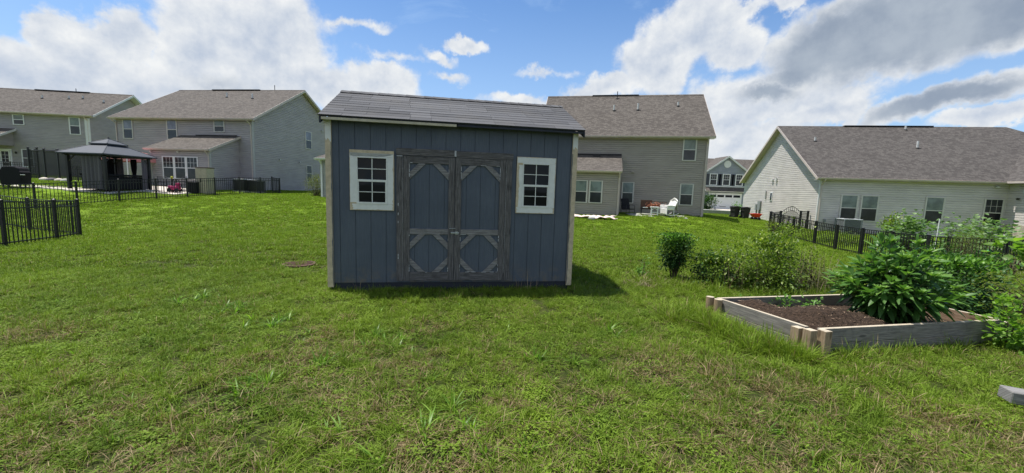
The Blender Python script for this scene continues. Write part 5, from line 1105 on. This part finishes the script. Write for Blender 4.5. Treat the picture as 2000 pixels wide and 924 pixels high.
# ------------------------------------------------------------------ raised bed
def bed():
    z = -.02; r = empty('raised_bed', (BEDO[0], BEDO[1], z), BEDYAW, 'raised garden bed of weathered grey boards with tan corner posts, filled with dark soil', 'raised bed')
    L, Wb = 2.72, 1.24; h = .30
    def board(a0, a1, o0, o1, z0, z1, fr=I3, mats=None, topm=1, nm='board'): return MB().box(fr, a0, a1, o0, o1, z0, z1, topm=topm).build(nm, mats or [m_wood_grey, m_wood_top], r, bevel=.004)
    for (z0, z1) in ((-.02, .135), (.141, h)):
        board(.10, L - .02, .0, .04, z0, z1); board(.03, L, Wb - .04, Wb, z0, z1); o = board(.02, .06, .09, Wb - .045, z0, z1); o = board(L - .05, L - .01, .045, Wb - .045, z0, z1, mats=[m_wood_red, m_wood_top])
    for (a, b, hh) in ((-.06, -.02, .31), (.05, -.075, .315), (-.075, .09, .30)):
        board(a - .042, a + .042, b - .042, b + .042, -.1, hh, mats=[m_wood_post, m_wood_top], nm='corner_post')
    for (a, b) in ((-.035, Wb - .10), (-.035, Wb + .03)):
        m = MB(); m.lathe((a, b, 0), [(.045, -.1), (.045, h + .005)], 16); m.m = 1; m.lathe((a, b, h + .005), [(.045, 0), (.001, .001)], 16); m.build('corner_post', [m_wood_post, m_wood_top], r)
    SK = True
    board(L + .005, L + .085, -.02, .06, -.1, .27, mats=[m_wood_post, m_wood_top], nm='corner_post')
    for ch in r.children:      # the bed stands a little out of square
        for v in ch.data.vertices: v.co.x -= .136 * v.co.y
    # soil
    nx, ny = 120, 60; X, Y = np.meshgrid(np.linspace(.06, L - .05, nx), np.linspace(.045, Wb - .045, ny)); rs = np.random.RandomState(2)
    def bumpy(X, Y, n, s0, s1, amp):
        Z = np.zeros_like(X)
        for _ in range(n): cx, cy, s = rs.uniform(0, L), rs.uniform(0, Wb), rs.uniform(s0, s1); Z += rs.uniform(-.3, 1) * amp * (s / s1) * np.exp(-((X - cx) ** 2 + (Y - cy) ** 2) / s ** 2)
        return Z
    Z = .15 + bumpy(X, Y, 40, .1, .3, .03) + bumpy(X, Y, 900, .015, .05, .022) + .20 * np.exp(-((X - .55) ** 2 / .16 + (Y - .45) ** 2 / .12)) + .17 * np.exp(-((X - .28) ** 2 + (Y - .95) ** 2) / .05) + .12 * np.exp(-((X - 1.1) ** 2 / .1 + (Y - .3) ** 2 / .1)) + rs.rand(*X.shape) * .012
    Z -= .05 * np.clip((X - 1.8), 0, 1)
    i = np.arange(nx * ny).reshape(ny, nx); F = np.stack([i[:-1, :-1], i[:-1, 1:], i[1:, 1:], i[1:, :-1]], -1).reshape(-1, 4); X = X - .136 * Y
    m, t, b = newmat('mulch_soil'); g = t.node('ShaderNodeTexCoord').outputs['Object']; n = t.noise(g, 40, 6, .75).outputs['Fac']; n2 = t.noise(t.mapping(g, scale=(1, 3, 1)), 90, 4, .7).outputs['Fac']
    c = t.mix(t.rng(n, .35, .65), (.022, .015, .010), (.075, .048, .032)); c = t.mix(t.rng(n2, .62, .78, 0, .8), c, (.26, .16, .10)); t.l.new(c, b.inputs['Base Color']); b.inputs['Roughness'].default_value = .95; b.inputs['Specular IOR Level'].default_value = .2; bump(t, b, n, .03, 1)
    o = npmesh('soil', np.stack([X.ravel(), Y.ravel(), Z.ravel()], 1), F, Z.ravel() * 0, m); COL.objects.link(o); o.location = r.location; o.rotation_euler = r.rotation_euler; tag(o, 'dark brown mulchy soil heaped in the raised bed', 'soil', kind='stuff')
    N = 1500; P = np.stack([rs.uniform(.1, 1.5, N), rs.uniform(.08, Wb - .08, N), np.zeros(N)], 1); ix = np.clip(((P[:, 0] - .06) / (L - .11) * (nx - 1)).astype(int), 0, nx - 1); iy = np.clip(((P[:, 1] - .045) / (Wb - .09) * (ny - 1)).astype(int), 0, ny - 1); P[:, 2] = Z[iy, ix] + .004; P[:, 0] -= .136 * P[:, 1]
    D = rs.normal(0, 1, (N, 3)) * [1, 1, .35]; V, F, rn = leaves(P, D, rs.uniform(.015, .05, N), rs.uniform(.004, .012, N), .1, .05)
    o = npmesh('mulch_chips', V, F, rn, foliage('wood_chip', (.04, .026, .018), (.14, .09, .055), (.36, .26, .17), .05, .8)); COL.objects.link(o); o.location = r.location; o.rotation_euler = r.rotation_euler; tag(o, 'brown wood chips scattered over the soil in the bed', 'mulch', kind='stuff')
bed()
def bedpt(a, b): return BEDO[0] + a * math.cos(BEDYAW) - b * math.sin(BEDYAW), BEDO[1] + a * math.sin(BEDYAW) + b * math.cos(BEDYAW)

# ------------------------------------------------------------------ plants
f_big = foliage('leaf_big_plant', (.026, .075, .017), (.075, .170, .034), (.20, .34, .07), .34, .42, .4)
f_dark = foliage('leaf_dark_glossy', (.014, .038, .010), (.036, .090, .020), (.12, .22, .045), .25, .5, .22)
f_top = foliage('leaf_fresh', (.05, .13, .02), (.11, .24, .03), (.22, .38, .06), .4, .45)
f_yel = foliage('leaf_yellow_green', (.045, .085, .015), (.13, .20, .025), (.34, .40, .05), .4, .45)
f_olive = foliage('leaf_olive', (.05, .06, .02), (.11, .13, .03), (.20, .22, .06), .35, .6)
f_veg = foliage('leaf_vegetable', (.045, .10, .03), (.13, .22, .075), (.26, .36, .15), .35, .5)
f_lime = foliage('leaf_lime', (.075, .16, .018), (.15, .28, .030), (.27, .42, .055), .45, .45)
f_straw = foliage('straw_twig', (.12, .085, .055), (.27, .20, .13), (.42, .34, .24), .15, .8)
f_stem = simple('plant_stem', (.10, .12, .04), .7, var=.3); f_bark = simple('plant_bark', (.10, .07, .05), .9, var=.3)
def mesh_part(name, VFR, mat, parent): o = npmesh(name, *VFR, mat, parent); COL.objects.link(o); return o
def shrub(name, label, x, y, w_, h, n, ll, lw, mat, shape='ball', z0=.0, cat_='shrub', d=None, top=None, droop=.3, group=None, stems=14, clump=16, sides=.5):
    z = g1(x, y); r = empty(name, (x, y, z - .01), 0, label, cat_, group); d = d or w_
    # clump centres fill the crown unevenly
    C = []
    for _ in range(clump):
        a = RS.rand() * 6.283; q = RS.rand() ** .5; hh = RS.rand()
        if shape == 'ball': rad = math.sqrt(max(0, 1 - (2 * hh - 1) ** 2)); C.append((q * rad * math.cos(a) * w_ / 2, q * rad * math.sin(a) * d / 2, z0 + hh * (h - z0)))
        elif shape == 'cone': C.append((q * (1 - hh * .8) * math.cos(a) * w_ / 2, q * (1 - hh * .8) * math.sin(a) * d / 2, z0 + hh * (h - z0)))
        elif shape == 'topiary': rad = .15 + 1.05 * min(1, hh * 2.0) * (1 - .2 * hh); C.append((q * rad * math.cos(a) * w_ / 2, q * rad * math.sin(a) * d / 2, z0 + hh * (h - z0)))
        else: C.append((q * math.cos(a) * w_ / 2, q * math.sin(a) * d / 2, z0 + (.12 + .88 * hh) * (h - z0) * (1.05 - .5 * q * q) * (.55 + .5 * RS.rand())))
    C = np.array(C); k = RS.randint(0, len(C), n); s = .17 * min(w_, h); P = C[k] + RS.normal(0, 1, (n, 3)) * s * [1, 1, .8]; P[:, 2] = np.maximum(P[:, 2], .03)
    cen = np.array([0, 0, z0 + (h - z0) * .35]); D = norm(P - cen) + RS.normal(0, .5, (n, 3)) + [0, 0, .35]
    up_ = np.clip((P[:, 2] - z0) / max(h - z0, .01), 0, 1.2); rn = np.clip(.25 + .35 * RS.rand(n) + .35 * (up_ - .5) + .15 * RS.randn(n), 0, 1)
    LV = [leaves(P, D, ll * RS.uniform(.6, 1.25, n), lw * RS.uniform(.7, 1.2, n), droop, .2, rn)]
    m = MB()
    for i in range(stems):
        c = C[RS.randint(len(C))]; b = (c[0] * .15, c[1] * .15, 0); m.tube([b, (c[0] * .5, c[1] * .5, c[2] * .55), tuple(c)], [.012 * h + .004, .008 * h + .003, .003], 5)
    m.build('stems', f_bark, r)
    if top:
        nt = n // 5; P = np.stack([RS.normal(0, w_ * .26, nt), RS.normal(0, d * .2, nt), h - RS.rand(nt) ** 2 * .25 * h + .02], 1); LV.append(leaves(P, RS.normal(0, .5, (nt, 3)) + [0, 0, 1.], ll * 1.3, lw, .2, .2))
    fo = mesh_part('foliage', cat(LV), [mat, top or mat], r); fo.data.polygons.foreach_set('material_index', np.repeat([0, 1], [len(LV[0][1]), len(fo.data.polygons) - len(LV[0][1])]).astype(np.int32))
    return r
def whorl_plant(name, label, x, y, zb, stems, spread, h, ll, lw, per, mat, cat_='plant'):
    r = empty(name, (x, y, zb), 0, label, cat_); parts = []; m = MB()
    for i in range(stems):
        a = 6.283 * (i * .618) % 6.283; q = ((i + .5) / stems) ** .6; hx = spread[0] * q * math.cos(a); hy = spread[1] * q * math.sin(a); hh = h * (1.0 - .55 * q ** 2.2) * random.uniform(.70, 1.12)
        base = np.array([hx * .18, hy * .18, 0]); tip = np.array([hx, hy, hh]); ctrl = np.array([hx * .45, hy * .45, hh * .75])
        ts = np.linspace(.18, 1, per); C = (1 - ts)[:, None] ** 2 * base + 2 * ((1 - ts) * ts)[:, None] * ctrl + (ts ** 2)[:, None] * tip
        Tn = norm(2 * (1 - ts)[:, None] * (ctrl - base) + 2 * ts[:, None] * (tip - ctrl)); ga = np.arange(per) * 2.4 + random.random() * 6
        u = norm(np.cross(Tn, [0.3, .2, 1.])); v = np.cross(Tn, u); out = np.cos(ga)[:, None] * u + np.sin(ga)[:, None] * v
        D = out * (1.15 - .65 * ts)[:, None] + Tn * (.15 + 1.0 * ts ** 3)[:, None] + [0, 0, .18]
        sz = np.clip(1.15 - .5 * np.abs(ts - .62) * 1.6, .5, 1.1) * RS.uniform(.8, 1.15, per)
        rn = np.clip(.12 + .5 * ts ** 2 * RS.rand(per) + .35 * ts ** 3 + .12 * RS.randn(per), 0, 1)  # leaves paler towards stem tips, bright highlights put into the colour
        parts.append(leaves(C, D, ll * sz, lw * sz, .75 * (1.1 - .75 * ts ** 2), .22, rn, prof=((0, .1), (.2, .5), (.45, .95), (.7, .9), (.88, .5), (1, .03))))
        m.tube([tuple(base), tuple(ctrl * .5 + base * .25 + tip * .25), tuple(tip)], [.009, .007, .003], 5)
        if i % 2 == 0:   # crown rosette
            nR = 9; aR = np.arange(nR) * 2.4; Dr = np.stack([np.cos(aR) * .7, np.sin(aR) * .7, np.full(nR, .8)], 1); parts.append(leaves(np.repeat(tip[None], nR, 0), Dr, ll * .62, lw * .6, .35, .25, .75 + .25 * RS.rand(nR)))
    mesh_part('foliage', cat(parts), mat, r); m.build('stems', f_stem, r); return r
bx_, by_ = bedpt(1.68, .50); whorl_plant('leafy_weed', 'big bushy plant with long drooping green leaves growing in the raised bed', bx_, by_, .10, 60, (.60, .58), .96, .19, .055, 30, f_big)
shrub('topiary_shrub', 'small clipped goblet shaped shrub with dark glossy leaves on a short trunk', 3.07, 7.58, .50, .84, 3400, .045, .028, f_dark, 'topiary', .30, top=f_top, stems=16, clump=90)
shrub('low_shrub', 'low dark green bush just right of the goblet shaped shrub', 3.62, 7.25, .62, .50, 1900, .055, .030, f_dark, 'ball', .0, top=f_yel, clump=30)
shrub('yellow_green_shrub', 'yellow green bush in the middle of the shrub row behind the raised bed', 4.05, 7.2, .85, .95, 2300, .060, .030, f_yel, 'open', .0, clump=34, stems=26)
shrub('tall_shrub', 'tallest dark bush with a pointed top in the shrub row behind the raised bed', 4.95, 7.45, .75, 1.12, 3200, .055, .028, f_yel, 'cone', .0, clump=40, stems=26)
shrub('dense_shrub', 'dense dark bush between the yellow green one and the pointed one', 4.5, 7.05, .8, .88, 2200, .06, .03, f_yel, 'open', .0, top=f_yel, clump=36, stems=20)
shrub('thin_shrub', 'sparse brownish bush at the right end of the shrub row', 5.45, 7.2, .75, .72, 2400, .055, .022, f_olive, 'open', .0, clump=30, stems=34)
shrub('sapling', 'thin leafy weed standing left of the goblet shaped shrub', 2.55, 7.8, .22, .55, 180, .05, .022, f_top, 'open', .0, 'plant', clump=10, stems=5)
shrub('glossy_shrub', 'glossy green bush directly behind the right end of the raised bed', 6.75, 6.15, 1.05, .80, 3200, .07, .035, f_dark, 'ball', .0, top=f_top, clump=34)
shrub('dark_shrub', 'shaded dark bush between the raised bed and the glossy bush', 6.1, 5.75, .7, .6, 1500, .06, .03, f_dark, 'ball', .0, clump=18)
shrub('tangled_weeds', 'tall tangled olive brown weeds at the right edge behind the raised bed', 8.1, 5.9, 1.7, 1.08, 5200, .05, .016, f_olive, 'open', .0, 'plant', clump=70, stems=90)
shrub('feathery_plant', 'feathery olive plant rising in front of the right hand fence', 9.6, 8.6, 1.0, 1.15, 6500, .04, .007, f_olive, 'cone', .0, 'plant', clump=60, stems=50)
shrub('leafy_vine', 'bright green leafy weed at the right edge in front of the raised bed', 5.60, 4.42, .42, .62, 520, .075, .045, f_lime, 'open', .0, 'plant', clump=22, stems=14)
shrub('yellow_shrub', 'yellow green shrub beside the grey air conditioner unit', 22.3, 23.8, 1.0, 1.45, 1400, .14, .08, f_yel, 'ball', .0, clump=26)
for k, (x, y, w_, h, lb) in enumerate(((20.2, 20.6, 1.9, 1.55, 'leftmost broad leaved vegetable plant behind the right hand fence'), (20.8, 18.6, 2.1, 1.50, 'middle broad leaved vegetable plant behind the fence, left of the white stake'), (19.4, 16.3, 2.1, 1.62, 'broad leaved vegetable plant right of the white stake behind the fence'))):
    shrub('vegetable_plant', lb, x, y, w_, h, 620, .24, .19, f_veg, 'ball', .15, 'plant', droop=.55, group='vegetable plants behind the fence', clump=40)
shrub('squash_plant', 'light green squash plant right of the white garden chair', 16.9, 13.6, .8, 1.55, 45, .34, .30, f_lime, 'open', .7, 'plant', droop=.4, clump=9, stems=9)
shrub('ornamental_grass', 'yellow tinted plants along the fence below the grey air conditioner', 18.6, 22.6, 2.2, .75, 1400, .12, .04, f_yel, 'open', .0, 'plant', clump=50, stems=30)
shrub('fence_weed', 'scrubby weed growing through the left post of the right hand fence', 16.2, 25.2, .8, .9, 600, .08, .04, f_olive, 'open', 0, 'plant', clump=20)
shrub('foundation_shrub', 'round dark shrub at the corner of the left house beside the white downspout', -14.6, 30.2, 1.15, 1.45, 2200, .12, .03, f_olive, 'ball', .1, clump=30)
shrub('garage_shrub', 'clipped dark shrub beside the distant white garage door', 28.9, 60.5, 2.0, 1.9, 1500, .2, .14, f_dark, 'ball', .05, clump=50)
shrub('driveway_shrub', 'small loose shrub in front of the distant garage door', 30.6, 55.5, 1.5, 1.2, 600, .2, .08, f_top, 'open', .05, clump=20)
for k, (a, b, lb) in enumerate(((.75, 1.05, 'small leafy seedling against the far board of the raised bed'), (1.02, .9, 'reddish stemmed seedling just left of the big plant in the bed'), (.35, 1.33, 'tiny light green weed outside the far left corner of the bed'))):
    x, y = bedpt(a, b); r = shrub('seedling', lb, x, y, .28, .26, 110, .06, .025, f_top, 'open', 0, 'plant', clump=8, stems=5); r.location.z = .14 if k < 2 else g1(x, y)

# long grass and weeds: uncountable
def tuft_field(name, label, spots, mat, cat_='grass'):
    Vs, Fs, Rs, Ts, o = [], [], [], [], 0
    for (x, y, n, size, h0, h1, wd, lean) in spots:
        V, F, rn, tt = blades(n, size, h0, h1, wd, lean, center=True); V = V + [x, y, 0]; V[:, 2] += g1(x, y) - .01; Vs.append(V); Fs.append(F + o); Rs.append(rn); Ts.append(tt); o += len(V)
    q = npmesh(name, np.concatenate(Vs), np.concatenate(Fs), np.concatenate(Rs), mat, smooth=False, extra={'tip': np.concatenate(Ts)}); COL.objects.link(q); tag(q, label, cat_, kind='stuff')
sp = []
for _ in range(70):   # long grass along the left side of the bed
    t_ = random.random(); x = 3.02 - .62 * t_ - abs(random.gauss(0, .22)) - .04; y = 3.85 + 1.35 * t_ + random.gauss(0, .12); sp.append((x, y, random.randint(60, 110), .22, .10, random.uniform(.2, .34), .006, .8))
for _ in range(26): sp.append((random.uniform(1.5, 2.6), random.uniform(2.6, 4.2), random.randint(50, 90), .2, .07, random.uniform(.14, .24), .006, .9))
for _ in range(26): sp.append((3.0 + random.uniform(-.5, .5), 3.3 + random.uniform(-.5, .4), random.randint(40, 80), .2, .08, random.uniform(.14, .22), .006, .9))
for _ in range(34): x = random.uniform(3.3, 5.6); sp.append((x, 4.02 + (x - 3.1) * .218 - random.uniform(.08, .25), random.randint(26, 55), .17, .06, random.uniform(.12, .28), .005, .7))
for _ in range(60): x = random.uniform(2.3, 6.4); sp.append((x, 7.0 + random.uniform(-.75, .4), random.randint(40, 80), .28, .08, random.uniform(.16, .34), .007, .7))
for _ in range(26): a = random.random(); u = 3.66 * a; sp.append((SHED[0] + u * math.cos(SHYAW) + .03, SHED[1] + u * math.sin(SHYAW) - random.uniform(.03, .12), random.randint(14, 34), .12, .05, random.uniform(.09, .17), .004, .5))
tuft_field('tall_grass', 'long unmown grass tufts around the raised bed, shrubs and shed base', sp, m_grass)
sp = []
for cx, cy, n in ((-.42, 2.55, 5), (-.12, 2.45, 4), (-.62, 3.2, 3), (-1.9, 3.1, 5), (-1.3, 4.0, 7), (-2.6, 4.4, 8), (-3.4, 4.9, 10), (-4.2, 5.2, 8), (.3, 3.6, 4), (-1.6, 3.4, 5), (1.2, 4.4, 4), (-.9, 2.35, 2)):
    for _ in range(n): sp.append((cx + random.gauss(0, .12), cy + random.gauss(0, .12), random.randint(9, 16), .03, .07, .17, .011, 1.5))
for _ in range(120): y = random.uniform(2.2, 6.5); sp.append((random.uniform(-1.2, 1.0) * y, y, random.randint(5, 10), .03, .05, .11, .009, 1.5))
sp = [s for s in sp if allowed(np.array([s[0]]), np.array([s[1]]), .2)[0]]
tuft_field('crabgrass', 'lime green crabgrass weeds scattered through the lawn', sp, f_lime, 'weeds')
sp = [(random.uniform(2.0, 3.6), random.uniform(6.75, 7.6), random.randint(30, 60), .35, .05, random.uniform(.1, .22), .005, 2.2) for _ in range(34)] + [(random.uniform(3.6, 5.6), random.uniform(6.6, 7.4), 8, .3, .3, 1.0, .005, .35) for _ in range(22)]
tuft_field('dry_twigs', 'dry straw coloured twigs and stalks around the shrub row', sp, f_straw, 'twigs')
sp = [(SHED[0] + u * math.cos(SHYAW) + .04, SHED[1] + u * math.sin(SHYAW) - .12, n, .08, .2, hh, .006, .35) for u, n, hh in ((2.92, 5, .42), (2.78, 4, .3), (.42, 3, .22), (3.05, 3, .26))]
tuft_field('dry_stalks', 'thin dry grass stalks leaning against the shed front', sp, f_straw, 'grass')
